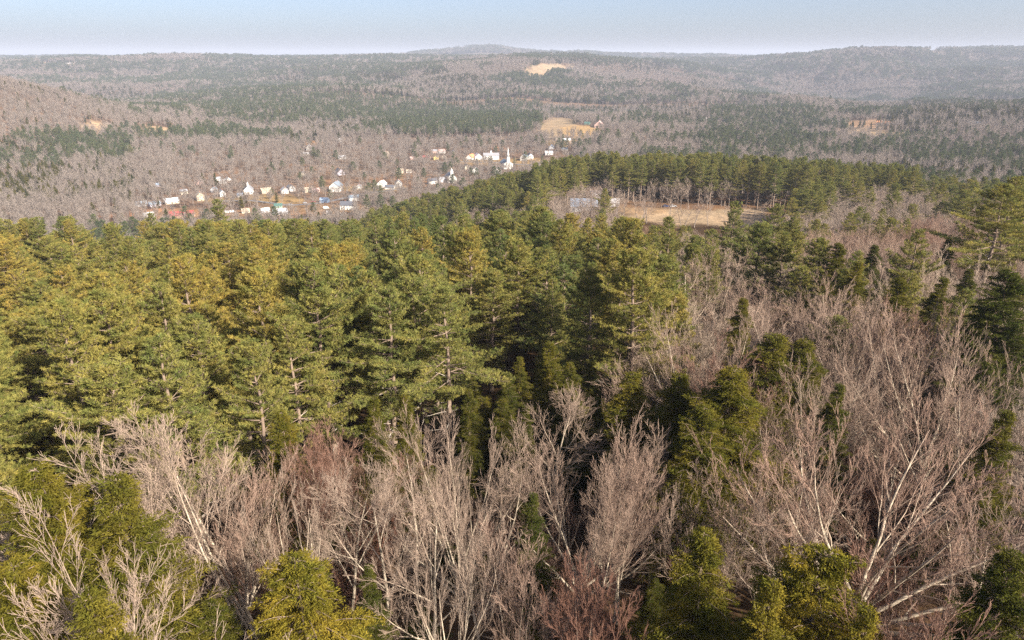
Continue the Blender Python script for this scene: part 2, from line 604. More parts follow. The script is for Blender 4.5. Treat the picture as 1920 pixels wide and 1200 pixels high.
DOME = dict(SPREAD, trunk=.20, wob=[.04, .045, .07, .07, .06, .06], n=[13, 8, 5, 4, 4], ratio=[3.3, .46, .50, .54, .56], t0=[.35, .25, .15, .12, .1], ang=[(14, 52), (16, 36), (14, 32), (12, 28), (10, 25)],
            up=[0, .028, .045, .045, .04, .03], fall=[.1, .4, .35, .3, .2], even=True)
CLUMP = dict(levels=5, segs=[12, 6, 4, 3, 2], wob=[.04, .07, .07, .07, .06], up=[.02, .1, .09, .06, .03], taper=[.88, .82, .8, .7, .5],
             n=[9, 7, 5, 4], t0=[.26, .2, .15, .12], ang=[(18, 38), (16, 34), (14, 30), (12, 26)], ratio=[.42, .52, .56, .6], fall=[.45, .4, .3, .2],
             rr=[.48, .52, .55, .65], rmin=.0095, trunk=.9, r0=.15, stems=4, stemspread=.17)
SHRUB = dict(levels=4, segs=[8, 5, 4, 2], wob=[.05, .07, .07, .07], up=[.02, .08, .06, .03], taper=[.85, .8, .7, .5],
             n=[10, 7, 6], t0=[.12, .15, .12], ang=[(14, 30), (14, 30), (12, 26)], ratio=[.42, .45, .5], fall=[.45, .4, .3],
             rr=[.55, .65, .75], rmin=.010, trunk=.92, r0=.05, stems=9, stemspread=.33)
FARB = dict(levels=4, segs=[4, 3, 3, 2], wob=[.04, .12, .14, .14], up=[.0, .08, .06, .04], taper=[.7, .75, .6, .4],
            n=[11, 7, 6], t0=[.30, .2, .12], ang=[(20, 46), (20, 42), (18, 38)], ratio=[.46, .50, .5], fall=[.5, .4, .3],
            rr=[.5, .6, .7], rmin=.045, trunk=.9, r0=.24)


def with_(P, **kw):
    q = dict(P)
    q.update(kw)
    return q


def bare_parts(seed, H, P, split=2):
    pol = bare_polys(seed, H, '', P)
    nlev = P['levels']
    thick = []
    for l in range(min(split, nlev)):
        thick += pol[l]
    v1, q1, a1 = tubes(thick, 6 if P['rmin'] < 0.03 else 4)
    thin = []
    for l in range(split, nlev):
        thin += pol[l]
    v2, q2, a2 = tubes(thin, 3)
    return (v1, q1, a1), (v2, q2, a2)


def clean(name, parts, mats):
    """one mesh from several (verts, faces, attr name, attr values, mat index)"""
    V, Fs, off = [], [], 0
    names = {p[2] for p in parts}
    A = {n: [] for n in names}
    for v, f, an, av, mi in parts:
        V.append(v)
        Fs.append((f + off, mi))
        for n in names:
            A[n].append(av if n == an else np.full(len(v), 0.5 if n == 'leaf' else 0.3))
        off += len(v)
    return make_mesh(name, np.concatenate(V), Fs, mats, attrs={n: np.concatenate(A[n]) for n in names})


PROTO = {}      # kind -> list of (trunk mesh, crown mesh, nominal height, joined mesh)


def add_bare(kind, seed, H, P, joined=False):
    (v1, q1, a1), (v2, q2, a2) = bare_parts(seed, H, P)
    tm = make_mesh(kind + '_trunk', v1, [(q1, 0)], [M_TWIG], True, {'rad': a1})
    cm = make_mesh(kind + '_crown', v2, [(q2, 0)], [M_TWIG], False, {'rad': a2})
    H = float(np.percentile(v2[:, 2], 99.5))
    jm = clean(kind + '_whole', [(v1, q1, 'rad', a1, 0), (v2, q2, 'rad', a2, 0)], [M_TWIG_I]) if joined else None
    PROTO.setdefault(kind, []).append((tm, cm, H, jm))


# ------------------------------------------------------------------ pines
def pine_parts(seed, H, cb=0.35, Lmax=4.6, dens=1.0, flat=0.62, tuft=15, tl=0.36, tw=0.066, onesided=0.0):
    rng = np.random.default_rng(seed)
    n = 14
    tz = np.linspace(-0.4, H, n)
    wx = np.cumsum(rng.normal(size=n) * 0.10)
    wy = np.cumsum(rng.normal(size=n) * 0.10)
    wx -= wx[0]
    wy -= wy[0]
    tp = np.stack([wx, wy, tz], 1)
    tr = 0.36 * (1 - np.clip(tz / H, 0, 1)) ** 0.8 + 0.035
    wood = [(tp, tr)]
    fine = []
    dead = []
    TC, TD = [], []

    def at(h):
        return np.array([np.interp(h, tz, wx), np.interp(h, tz, wy), h])
    h = cb * H
    bias = rng.uniform(0, 6.28)
    tiers = rng.uniform(0.55, 1.15, size=60)
    ti = 0
    while h < H - 0.25:
        t = (h - cb * H) / (H * (1 - cb))
        prof = (1 - t ** 1.9) ** 0.75 * (0.66 + 0.34 * min(1, t / 0.18)) + 0.05
        k = rng.integers(6, 9)
        a0 = rng.uniform(0, 6.28)
        for j in range(k):
            az = a0 + j * 6.283 / k + rng.normal() * 0.22
            L = Lmax * prof * tiers[ti] * rng.uniform(0.62, 1.12) * (1 + onesided * math.cos(az - bias))
            if rng.random() < 0.12:
                continue
            L = max(L, 0.5)
            el = R(rng.uniform(-6, 9) + 40 * t ** 2.0)
            out = np.array([math.cos(az), math.sin(az), 0])
            p = at(h)
            m = 6
            pts = [p]
            dcur = out * math.cos(el) + np.array([0, 0, math.sin(el)])
            for i in range(m):
                dcur = dcur + np.array([0, 0, 0.035 * i * (0.4 + t)]) + rng.normal(size=3) * 0.07
                dcur /= np.linalg.norm(dcur)
                p = p + dcur * L / m
                pts.append(p)
            pts = np.array(pts)
            wood.append((pts, np.linspace(0.022 + 0.0095 * L, 0.012, m + 1)))
            # side shoots in a nearly level fan
            s = 0.28 * L if L > 1.5 else 0.1
            sgn = 1
            while s < L:
                f = s / L * m
                i0 = min(int(f), m - 1)
                q = pts[i0] * (1 - (f - i0)) + pts[i0 + 1] * (f - i0)
                dv = pts[i0 + 1] - pts[i0]
                dv /= np.linalg.norm(dv)
                sd = np.cross(dv, [0, 0, 1.0])
                sd /= np.linalg.norm(sd) + 1e-9
                sl = (0.42 * (L - s) + 0.45) * rng.uniform(0.7, 1.15)
                sl = min(sl, 1.7)
                an = R(rng.uniform(38, 66))
                d2 = dv * math.cos(an) + sd * sgn * math.sin(an) + np.array([0, 0, rng.uniform(0.0, 0.2)])
                d2 /= np.linalg.norm(d2)
                e = q + d2 * sl
                fine.append((np.array([q, e]), np.array([0.018, 0.008])))
                nt_ = max(1, int(sl / 0.30 * dens))
                for u in range(nt_):
                    w_ = (u + rng.uniform(0.4, 1.0)) / nt_
                    TC.append(q + d2 * sl * w_ + rng.normal(size=3) * 0.07)
                    TD.append(d2 * 0.75 + np.array([0, 0, flat]) + rng.normal(size=3) * 0.25)
                sgn = -sgn
                s += rng.uniform(0.15, 0.25) / dens
            TC.append(pts[-1])
            TD.append(dcur + np.array([0, 0, 0.4]))
        ti += 1
        h += rng.uniform(0.95, 1.75) * (1.0 - 0.5 * t)
    for i in range(5):
        TC.append(at(H) - np.array([0, 0, 0.2 * i]))
        TD.append(np.array([0, 0, 1.0]) + rng.normal(size=3) * 0.4)
    # dead snags below the crown
    h = 0.16 * H
    while h < cb * H + 2.5:
        for j in range(rng.integers(1, 4)):
            az = rng.uniform(0, 6.28)
            L = rng.uniform(0.6, 3.4)
            p = at(h + rng.uniform(-.3, .3))
            pts = [p]
            dc = np.array([math.cos(az), math.sin(az), rng.uniform(-0.1, 0.3)])
            for i in range(4):
                dc = dc + rng.normal(size=3) * 0.13
                dc /= np.linalg.norm(dc)
                p = p + dc * L / 4
                pts.append(p)
            dead.append((np.array(pts), np.linspace(0.045, 0.015, 5)))
            for qn in range(rng.integers(0, 4)):
                b = pts[rng.integers(2, 5)]
                e = b + (dc * 0.6 + rng.normal(size=3) * 0.5) * L * 0.25
                dead.append((np.array([b, e]), np.array([0.018, 0.010])))
        h += rng.uniform(0.5, 1.1)
    TC, TD = np.array(TC), np.array(TD)
    TD /= np.linalg.norm(TD, axis=1, keepdims=True)
    nT = len(TC)
    lv = rng.random(nT)
    C = np.repeat(TC, tuft, 0) + rng.normal(size=(nT * tuft, 3)) * 0.06
    D = np.repeat(TD, tuft, 0) * 0.9 + rng.normal(size=(nT * tuft, 3)) * 0.62
    V, Fc = blades(C, D, tl * rng.uniform(0.6, 1.15, nT * tuft), tw * rng.uniform(0.7, 1.3, nT * tuft), rng)
    leaf = np.repeat(np.repeat(lv, tuft) * 0.75 + rng.random(nT * tuft) * 0.25, 3)
    return wood, fine, dead, (V, Fc, leaf), H


def add_pine(kind, seed, H, joined=False, **kw):
    wood, fine, dead, (V, Fc, leaf), H = pine_parts(seed, H, **kw)
    vw, qw, aw = tubes(wood, 5)
    vd, qd, ad = tubes(dead, 4)
    vf, qf, af = tubes(fine, 3)
    mats = [M_PBARK, M_DEAD]
    v = np.concatenate([vw, vd])
    tm = make_mesh(kind + '_trunk', v, [(qw, 0), (qd + len(vw), 1)], mats, True)
    v = np.concatenate([V, vf])
    cm = make_mesh(kind + '_crown', v, [(Fc, 0), (qf + len(V), 1)], [M_PINE, M_PBARK], False, {'leaf': np.concatenate([leaf, np.full(len(vf), .5)])})
    jm = None
    if joined:
        v = np.concatenate([V, vw, vd])
        jm = make_mesh(kind + '_whole', v, [(Fc, 0), (qw + len(V), 1), (qd + len(V) + len(vw), 2)], [M_PINE_F if kind == 'farpine' else M_PINE_I, M_PBARK, M_DEAD], False,
                       {'leaf': np.concatenate([leaf, np.full(len(vw) + len(vd), .5)])})
    PROTO.setdefault(kind, []).append((tm, cm, H, jm))


# ------------------------------------------------------------------ hemlocks
def hemlock_parts(seed, H, Lmax=3.4, cb=0.05, step=0.44, tuft=20, tl=0.19, tw=0.052, round_=0.85, k0=7):
    rng = np.random.default_rng(seed)
    n = 10
    tz = np.linspace(-0.4, H, n)
    wx = np.cumsum(rng.normal(size=n) * 0.06)
    wy = np.cumsum(rng.normal(size=n) * 0.06)
    wx -= wx[0]
    wy -= wy[0]
    wood = [(np.stack([wx, wy, tz], 1), 0.27 * (1 - np.clip(tz / H, 0, 1)) ** 0.9 + 0.02)]
    TC, TD, fine = [], [], []
    h = cb * H
    lob = rng.uniform(0, 6.28, 4)
    while h < H - 0.15:
        t = (h - cb * H) / (H * (1 - cb))
        for j in range(k0):
            az = rng.uniform(0, 6.28)
            lobe = 1 + 0.22 * math.sin(3 * az + lob[0] + 5 * t) + 0.16 * math.sin(7 * t * 3 + lob[1] + 2 * az)
            L = Lmax * ((1 - t) ** round_ + 0.03) * lobe * rng.uniform(0.5, 1.18) * min(1, 0.65 + 2.2 * t)
            L = max(L, 0.3)
            el = R(rng.uniform(2, 26) + 22 * t)
            out = np.array([math.cos(az), math.sin(az), 0.0])
            p = np.array([np.interp(h, tz, wx), np.interp(h, tz, wy), h])
            dc = out * math.cos(el) + np.array([0, 0, math.sin(el)])
            pts = [p]
            m = 5
            for i in range(m):
                dc = dc + np.array([0, 0, -0.085 * (i + 1) * 0.55]) + rng.normal(size=3) * 0.05
                dc /= np.linalg.norm(dc)
                p = p + dc * L / m
                pts.append(p)
            pts = np.array(pts)
            wood.append((pts, np.linspace(0.035, 0.010, m + 1)))
            s = max(0.25 * L, L - 2.2)
            sgn = 1
            while s < L:
                f = s / L * m
                i0 = min(int(f), m - 1)
                q = pts[i0] * (1 - (f - i0)) + pts[i0 + 1] * (f - i0)
                dv = pts[i0 + 1] - pts[i0]
                dv /= np.linalg.norm(dv)
                sd = np.cross(dv, [0, 0, 1.0])
                sd /= np.linalg.norm(sd) + 1e-9
                sl_ = min(0.38 * (L - s) + 0.28, 1.0) * rng.uniform(0.7, 1.15)
                an = R(rng.uniform(35, 60))
                d2 = dv * math.cos(an) + sd * sgn * math.sin(an) + np.array([0, 0, -0.12])
                d2 /= np.linalg.norm(d2)
                nn = max(1, int(sl_ / 0.2))
                for u in range(nn):
                    w_ = (u + rng.uniform(0.3, 1)) / nn
                    TC.append(q + d2 * sl_ * w_)
                    TD.append(d2 * 0.9 + np.array([0, 0, 0.05 - 0.25 * w_]))
                sgn = -sgn
                s += rng.uniform(0.15, 0.24)
            TC.append(pts[-1])
            TD.append(dc + np.array([0, 0, -0.3]))
        h += step * rng.uniform(0.7, 1.3) * (1 - 0.35 * t)
    for i in range(6):
        TC.append(np.array([wx[-1], wy[-1], H - 0.15 * i]))
        TD.append(np.array([rng.normal() * .4, rng.normal() * .4, 1.0]))
    TC, TD = np.array(TC), np.array(TD)
    TD /= np.linalg.norm(TD, axis=1, keepdims=True) + 1e-9
    nT = len(TC)
    lv = rng.random(nT)
    C = np.repeat(TC, tuft, 0) + rng.normal(size=(nT * tuft, 3)) * np.array([.10, .10, .045])
    D = np.repeat(TD, tuft, 0) + rng.normal(size=(nT * tuft, 3)) * np.array([.9, .9, .7])
    V, Fc = blades(C, D, tl * rng.uniform(0.6, 1.15, nT * tuft), tw * rng.uniform(0.7, 1.3, nT * tuft), rng)
    leaf = np.repeat(np.repeat(lv, tuft) * 0.6 + rng.random(nT * tuft) * 0.33, 3)
    return wood, (V, Fc, leaf), H


def add_hemlock(kind, seed, H, joined=False, **kw):
    wood, (V, Fc, leaf), H = hemlock_parts(seed, H, **kw)
    vw, qw, aw = tubes(wood, 4)
    tm = make_mesh(kind + '_trunk', vw, [(qw, 0)], [M_PBARK], True)
    cm = make_mesh(kind + '_crown', V, [(Fc, 0)], [M_HEML], False, {'leaf': leaf})
    jm = None
    if joined:
        jm = make_mesh(kind + '_whole', np.concatenate([V, vw]), [(Fc, 0), (qw + len(V), 1)], [M_HEML_I, M_PBARK], False,
                       {'leaf': np.concatenate([leaf, np.full(len(vw), .5)])})
    PROTO.setdefault(kind, []).append((tm, cm, H, jm))


for i, kw in enumerate([dict(cb=.38, Lmax=6.4, onesided=.2), dict(cb=.32, Lmax=5.8, onesided=.1), dict(cb=.46, Lmax=6.6, onesided=.3),
                        dict(cb=.28, Lmax=7.0, onesided=.15), dict(cb=.42, Lmax=5.4, onesided=.25), dict(cb=.35, Lmax=6.2, onesided=.35)]):
    add_pine('pine', 100 + i, 26.0, joined=True, **kw)
for i, (H, L, r_) in enumerate([(19, 4.8, .8), (17, 4.5, .9), (20, 4.4, .72), (14, 4.8, .6)]):
    add_hemlock('hemlock', 200 + i, H, joined=(i < 3), Lmax=L, round_=r_)
for i in range(4):
    add_bare('bare', 300 + i, 22.0, FOREST, joined=True)
add_bare('bare', 311, 22.0, with_(FOREST, trunk=.8, n=[10, 8, 7, 5], ratio=[.58, .48, .48, .55], r0=.3), joined=True)
for i in range(2):
    add_bare('broad', 330 + i, 22.0, SPREAD, joined=True)
add_bare('broad', 335, 22.0, with_(SPREAD, trunk=.20, n=[10, 7, 6, 5, 4], ratio=[3.0, .50, .52, .54, .56], t0=[.3, .2, .15, .12, .12], ang=[(10, 60), (16, 36), (14, 32), (12, 28), (10, 25)]), joined=True)
for sd_ in (501, 506, 507):
    add_bare('broad', sd_, 22.0, DOME, joined=True)
for i in range(3):
    add_bare('clump', 340 + i, 18.0, CLUMP, joined=True)
add_bare('leaning', 350, 20.0, with_(CLUMP, lx=-.36, ly=.1, stems=5, stemspread=.24, up=[.028, .09, .08, .05, .03], r0=.19))
for i in range(3):
    add_bare('shrub', 360 + i, 7.0, SHRUB)
add_bare('leaning', 353, 16.0, with_(CLUMP, lx=-1.15, ly=.15, stems=3, stemspread=.2, up=[.012, .07, .07, .05, .03], r0=.17))
# light versions for the far woods
for i in range(4):
    add_bare('farbare', 400 + i, 21.0, with_(FARB, r0=.26), joined=True)
add_bare('farbare', 405, 20.0, with_(FARB, trunk=.5, n=[7, 9, 7], ratio=[1.1, .42, .5], t0=[.5, .2, .1]), joined=True)
for i in range(3):
    add_pine('farpine', 420 + i, 26.0, joined=True, cb=.38, Lmax=6.2, dens=.42, tuft=5, tl=.85, tw=.30, onesided=.2)
for i in range(2):
    add_hemlock('farhemlock', 430 + i, 20.0, joined=True, Lmax=4.8, step=.8, tuft=4, tl=.75, tw=.32, k0=4)


# ------------------------------------------------------------------ ground mesh
def tag(o, label=None, cat=None, group=None, kind=None):
    if label:
        o['label'] = label
    if cat:
        o['category'] = cat
    if group:
        o['group'] = group
    if kind:
        o['kind'] = kind
    return o


def build_ground():
    a1 = np.linspace(R(-50), R(50), 720)
    a2 = np.linspace(R(50), R(310), 120)[1:-1]
    A = np.concatenate([a1, a2])
    D = np.exp(np.linspace(math.log(6.0), math.log(25000.0), 520))
    AA, DD = np.meshgrid(A, D)
    X, Y = DD * np.sin(AA), DD * np.cos(AA)
    Z = ground(X, Y)
    V = np.stack([X.ravel(), Y.ravel(), Z.ravel()], 1)
    nA, nD = len(A), len(D)
    i = np.arange(nD - 1)[:, None]
    j = np.arange(nA)[None, :]
    j2 = (j + 1) % nA
    Q = np.stack([i * nA + j, i * nA + j2, (i + 1) * nA + j2, (i + 1) * nA + j], -1).reshape(-1, 4)[:, ::-1]
    V = np.concatenate([V, [[0, 0, gz(0, 1)]]])
    c = len(V) - 1
    Tf = np.stack([np.full(nA, c), (np.arange(nA) + 1) % nA, np.arange(nA)], -1)
    me = make_mesh('ground', V, [(Q, 0), (Tf, 0)], [ground_mat()], True)
    x, y, z = V[:, 0], V[:, 1], V[:, 2]
    d = np.hypot(x, y)
    n = vnoise(x, y, 60.0, 31, 3)
    base = np.array([0.115, 0.075, 0.048])[None, :] * (1 - n[:, None] * 0.3)
    far = sstep(500, 900, d)[:, None]
    wood = np.array([0.20, 0.135, 0.10])[None, :] * (0.8 + 0.4 * n[:, None])
    vfar = sstep(5200, 8000, d)[:, None]
    nn = vnoise(x, y, 380.0, 41, 4)[:, None]
    fc = np.array([0.17, 0.135, 0.115]) * (1 - sstep(0.45, 0.6, nn)) + np.array([0.075, 0.085, 0.06]) * sstep(0.45, 0.6, nn)
    col = base * (1 - far) + wood * far
    col = col * (1 - vfar) + fc * vfar
    for w, (_, _, _, _, _, _, cc, _) in zip(field_w(x, y, z), FIELDS):
        col = col * (1 - w[:, None]) + np.array(cc)[None, :] * w[:, None]
    at = me.attributes.new('cover', 'FLOAT_COLOR', 'POINT')
    at.data.foreach_set('color', np.concatenate([col, np.ones((len(col), 1))], 1).astype(np.float32).ravel())
    o = bpy.data.objects.new('ground', me)
    COL.objects.link(o)
    tag(o, kind='structure')
    return V[:, 2].min()


ZMIN = build_ground()

# ------------------------------------------------------------------ buildings
def MAT(name, col, **kw):
    if name not in bpy.data.materials:
        plain_mat(name, col, **kw)
    return bpy.data.materials[name]


WALLS = {'white': (0.72, 0.71, 0.68), 'cream': (0.72, 0.64, 0.48), 'pink': (0.62, 0.42, 0.36), 'yellow': (0.80, 0.62, 0.22), 'tan': (0.50, 0.41, 0.31),
         'grey': (0.5, 0.5, 0.52), 'lilac': (0.55, 0.52, 0.62), 'red': (0.50, 0.09, 0.08), 'brown': (0.33, 0.19, 0.12), 'green': (0.25, 0.40, 0.30),
         'orange': (0.55, 0.34, 0.2), 'blue': (0.30, 0.42, 0.62)}
ROOFS = {'grey': (0.30, 0.30, 0.32), 'dark': (0.12, 0.125, 0.15), 'slate': (0.22, 0.26, 0.31), 'white': (0.62, 0.62, 0.64), 'red': (0.38, 0.08, 0.075),
         'pale blue': (0.30, 0.38, 0.50), 'tan': (0.45, 0.37, 0.28), 'green': (0.08, 0.16, 0.14), 'pink': (0.62, 0.40, 0.36), 'orange': (0.62, 0.28, 0.13),
         'silver': (0.62, 0.64, 0.68)}
GLASS = MAT('window_glass', (0.05, 0.06, 0.08), rough=0.15, spec=0.5, var=0.1)
TRIM = MAT('white_trim', (0.78, 0.77, 0.74), var=0.06)
BRICK = MAT('chimney_brick', (0.34, 0.15, 0.10), var=0.2)
DOOR = MAT('door_paint', (0.16, 0.12, 0.10), var=0.15)


def box_v(x0, x1, y0, y1, z0, z1):
    v = np.array([[x, y, z] for z in (z0, z1) for (x, y) in ((x0, y0), (x1, y0), (x1, y1), (x0, y1))], float)
    f = np.array([[3, 2, 1, 0], [4, 5, 6, 7], [0, 1, 5, 4], [1, 2, 6, 5], [2, 3, 7, 6], [3, 0, 4, 7]])
    return v, f


class MB:
    def __init__(s):
        s.v, s.f, s.n = [], [], 0

    def add(s, v, faces):
        s.v += [tuple(map(float, p)) for p in v]
        s.f += [[i + s.n for i in q] for q in faces]
        s.n += len(v)
        return s

    def box(s, *a):
        v, f = box_v(*a)
        return s.add(v, f.tolist())

    def prism(s, n, r0, r1, z0, z1, cx=0, cy=0, rot=0.0):
        a = [rot + 6.28318 * k / n for k in range(n)]
        v = [(cx + r0 * math.cos(t), cy + r0 * math.sin(t), z0) for t in a] + [(cx + r1 * math.cos(t), cy + r1 * math.sin(t), z1) for t in a]
        f = [[k, (k + 1) % n, n + (k + 1) % n, n + k] for k in range(n)] + [list(range(n))[::-1], list(range(n, 2 * n))]
        return s.add(v, f)

    def build(s, name, mat, parent=None):
        me = bpy.data.meshes.new(name)
        me.from_pydata(s.v, [], s.f)
        me.materials.append(mat)
        me.update()
        o = bpy.data.objects.new(name, me)
        COL.objects.link(o)
        if parent:
            o.parent = parent
        return o


def empty(name, x, y, z, rz=0.0):
    o = bpy.data.objects.new(name, None)
    o.empty_display_size = 1.0
    COL.objects.link(o)
    o.location = (x, y, z)
    o.rotation_euler = (0, 0, rz)
    return o


def gable_body(Wd, L, h, rise):
    """walls with gable ends; width along x, ridge along y"""
    w = Wd / 2
    l = L / 2
    v = [(-w, -l, -3), (w, -l, -3), (w, l, -3), (-w, l, -3), (-w, -l, h), (w, -l, h), (w, l, h), (-w, l, h), (0, -l, h + rise), (0, l, h + rise)]
    f = [[0, 1, 5, 8, 4], [2, 3, 7, 9, 6], [1, 2, 6, 5], [3, 0, 4, 7], [3, 2, 1, 0], [4, 8, 9, 7], [8, 5, 6, 9]]
    return v, f


def gable_roof(Wd, L, h, rise, th=0.22, ov=0.45):
    w, l = Wd / 2 + ov, L / 2 + ov
    dz = rise * ov / (Wd / 2)
    e, r_ = h - dz + 0.02, h + rise + 0.02
    v = []
    for yy in (-l, l):
        v += [(-w, yy, e), (0, yy, r_), (w, yy, e), (-w, yy, e + th), (0, yy, r_ + th), (w, yy, e + th)]
    f = [[0, 1, 4, 3], [1, 2, 5, 4], [9, 10, 7, 6], [10, 11, 8, 7], [3, 4, 10, 9], [4, 5, 11, 10], [6, 7, 1, 0], [7, 8, 2, 1], [0, 3, 9, 6], [2, 8, 11, 5]]
    return v, f


def window_part(parent, x, y, z, w, h, axis, sgn):
    """a window with its frame, set on a wall; axis 'x' means the wall faces +-x"""
    fr, gl = MB(), MB()
    t = 0.10
    if axis == 'y':
        gl.box(x - w / 2, x + w / 2, y, y + sgn * 0.03, z, z + h) if sgn > 0 else gl.box(x - w / 2, x + w / 2, y - 0.03, y, z, z + h)
        y0, y1 = (y, y + 0.06) if sgn > 0 else (y - 0.06, y)
        fr.box(x - w / 2 - t, x - w / 2, y0, y1, z - t, z + h + t).box(x + w / 2, x + w / 2 + t, y0, y1, z - t, z + h + t)
        fr.box(x - w / 2, x + w / 2, y0, y1, z - t, z).box(x - w / 2, x + w / 2, y0, y1, z + h, z + h + t).box(x - w / 2, x + w / 2, y0, y1, z + h / 2 - .03, z + h / 2 + .03)
    else:
        x0, x1 = (x, x + 0.06) if sgn > 0 else (x - 0.06, x)
        gl.box(*((x, x + 0.03) if sgn > 0 else (x - 0.03, x)), y - w / 2, y + w / 2, z, z + h)
        fr.box(x0, x1, y - w / 2 - t, y - w / 2, z - t, z + h + t).box(x0, x1, y + w / 2, y + w / 2 + t, z - t, z + h + t)
        fr.box(x0, x1, y - w / 2, y + w / 2, z - t, z).box(x0, x1, y - w / 2, y + w / 2, z + h, z + h + t)
    g = gl.build('window', GLASS, parent)
    fr.build('frame', TRIM, g)
    return g


HOUSES = []      # (x, y, clear radius)


def house(px, py, wpx, wall, roof, face, label, cat='house', name='house', storeys=1.5, depth=None, dmin=300, dmax=14000, rise=None, chim=True, wing=False, rz=None):
    x, y, d = hit(px, py, dmin, dmax)
    z = gz(x, y)
    dist = math.sqrt(d * d + (CZ - z) ** 2)
    w = wpx * dist / F
    az = math.atan2(x, y)
    rnd = random.Random(int(px * 7 + py))
    rot = -az + (rnd.uniform(-0.45, 0.45) if rz is None else rz)
    h = 2.7 * storeys if storeys > 0.9 else 2.6
    e = empty(name, x, y, z, rot)
    tag(e, label, cat, None)
    wm = MAT('wall_' + wall.replace(' ', '_'), WALLS[wall], var=0.08, scale=0.4)
    rm = MAT('roof_' + roof.replace(' ', '_'), ROOFS[roof], var=0.15, scale=0.5, rough=0.6)
    if face == 'gable':
        Wd, L = w, depth or w * rnd.uniform(1.1, 1.5)
        rs = rise or Wd * 0.42
        par = e
        flip = False
    else:                                   # ridge across the view
        L = w
        Wd = depth or max(6.0, min(w * 0.65, 11.0))
        rs = rise or Wd * 0.36
        flip = True
    body, bf = gable_body(Wd, L, h, rs)
    rf, rff = gable_roof(Wd, L, h, rs)

    def fl(vs):
        return [(-b, a, c) for a, b, c in vs] if flip else vs
    MB().add(fl(body), bf).build('wall', wm, e)
    ro = MB().add(fl(rf), rff).build('roof', rm, e)
    if chim:
        cx, cyy = (0.9, L * 0.18)
        if flip:
            cx, cyy = -cyy, cx
        MB().box(cx - .35, cx + .35, cyy - .35, cyy + .35, h + rs * 0.4, h + rs + 1.1).build('chimney', BRICK, ro)
    ex, ey = (L / 2, Wd / 2) if flip else (Wd / 2, L / 2)
    # openings on the side towards the village green (-y) and both flanks
    nf = max(2, min(5, int(2 * ex / 2.6)))
    rows = 2 if storeys >= 1.9 else 1
    for r_ in range(rows):
        for k in range(nf):
            xx = -ex + (k + 0.5) * 2 * ex / nf
            if r_ == 0 and k == nf // 2:
                dm = MB().box(xx - .5, xx + .5, -ey - .05, -ey, 0.0, 2.1).build('door', DOOR, e)
                continue
            window_part(e, xx, -ey, 0.9 + 2.6 * r_, 0.95, 1.35, 'y', -1)
    if not flip and rs > 2:
        window_part(e, 0, -ey, h + 0.3, 0.8, 1.1, 'y', -1)
    for sx in (-1, 1):
        for k in range(2):
            window_part(e, sx * ex, -ey + (k + 0.5) * ey, 1.0, 0.9, 1.3, 'x', sx)
    if wing:
        ww = w * 0.5
        b2, f2 = gable_body(ww * 0.8, ww, 2.6, ww * .25)
        r2, rf2 = gable_roof(ww * 0.8, ww, 2.6, ww * .25)
        sh = wing * (ex + ww * 0.5)
        tr = lambda vs: [(-b + sh, a + 1.0, c) for a, b, c in vs]
        MB().add(tr(b2), f2).build('wing_wall', wm, e)
        MB().add(tr(r2), rf2).build('wing_roof', rm, e)
    HOUSES.append((x, y, max(7.0, w * 0.75) if d > 600 else 8.0, d))
    return e, (x, y, z, d, w, h, rs, ex, ey)


def church_main():
    x, y, d = hit(949, 315, 800, 1500)
    z = gz(x, y)
    az = math.atan2(x, y)
    e = empty('church', x, y, z, -az + 0.30)
    tag(e, 'large white church with tall pointed steeple and slate roof above the pine ridge', 'church')
    wm = MAT('wall_white', WALLS['white'], var=0.08, scale=0.4)
    W_, L, h, rs = 15.5, 24.0, 8.0, 5.2
    v, f = gable_body(W_, L, h, rs)
    MB().add(v, f).build('wall', wm, e)
    v, f = gable_roof(W_, L, h, rs)
    MB().add(v, f).build('roof', MAT('roof_slate', ROOFS['slate'], var=.15, scale=.5), e)
    st = MB().box(-2.3, 2.3, -L / 2 - .8, -L / 2 + 3.8, 9, 17.0)
    st.box(-2.6, 2.6, -L / 2 - 1.1, -L / 2 + 4.1, 17.0, 17.5).build('tower', wm, e)
    cyy = -L / 2 + 1.5
    b = MB().prism(8, 1.7, 1.6, 17.5, 22.5, 0, cyy, R(22.5)).prism(8, 2.0, 2.0, 22.5, 22.9, 0, cyy, R(22.5)).build('belfry', wm, e)
    MB().prism(8, 1.5, 0.06, 22.9, 34.5, 0, cyy, R(22.5)).prism(6, .05, .02, 34.5, 36, 0, cyy).build('spire', wm, e)
    for k in range(4):
        a = k * math.pi / 2
        MB().box(-.5, .5, -1.72, -1.6, 18.6, 21.6).build('louvre', GLASS, b).matrix_local = __import__('mathutils').Matrix.Translation((0, cyy, 0)) @ __import__('mathutils').Matrix.Rotation(a, 4, 'Z')
    for xx in (-4.9, 0, 4.9):
        if xx:
            window_part(e, xx, -L / 2, 2.6, 1.3, 3.6, 'y', -1)
        else:
            MB().box(-1.0, 1.0, -L / 2 - .87, -L / 2 - .80, 0, 3.4).build('door', DOOR, e)
    window_part(e, 0, -L / 2 - .8, 11.5, 1.1, 2.2, 'y', -1)
    for k in range(4):
        for s in (-1, 1):
            window_part(e, s * W_ / 2, -8.5 + k * 5.6, 2.4, 1.2, 3.8, 'x', s)
    HOUSES.append((x, y, 17, d))


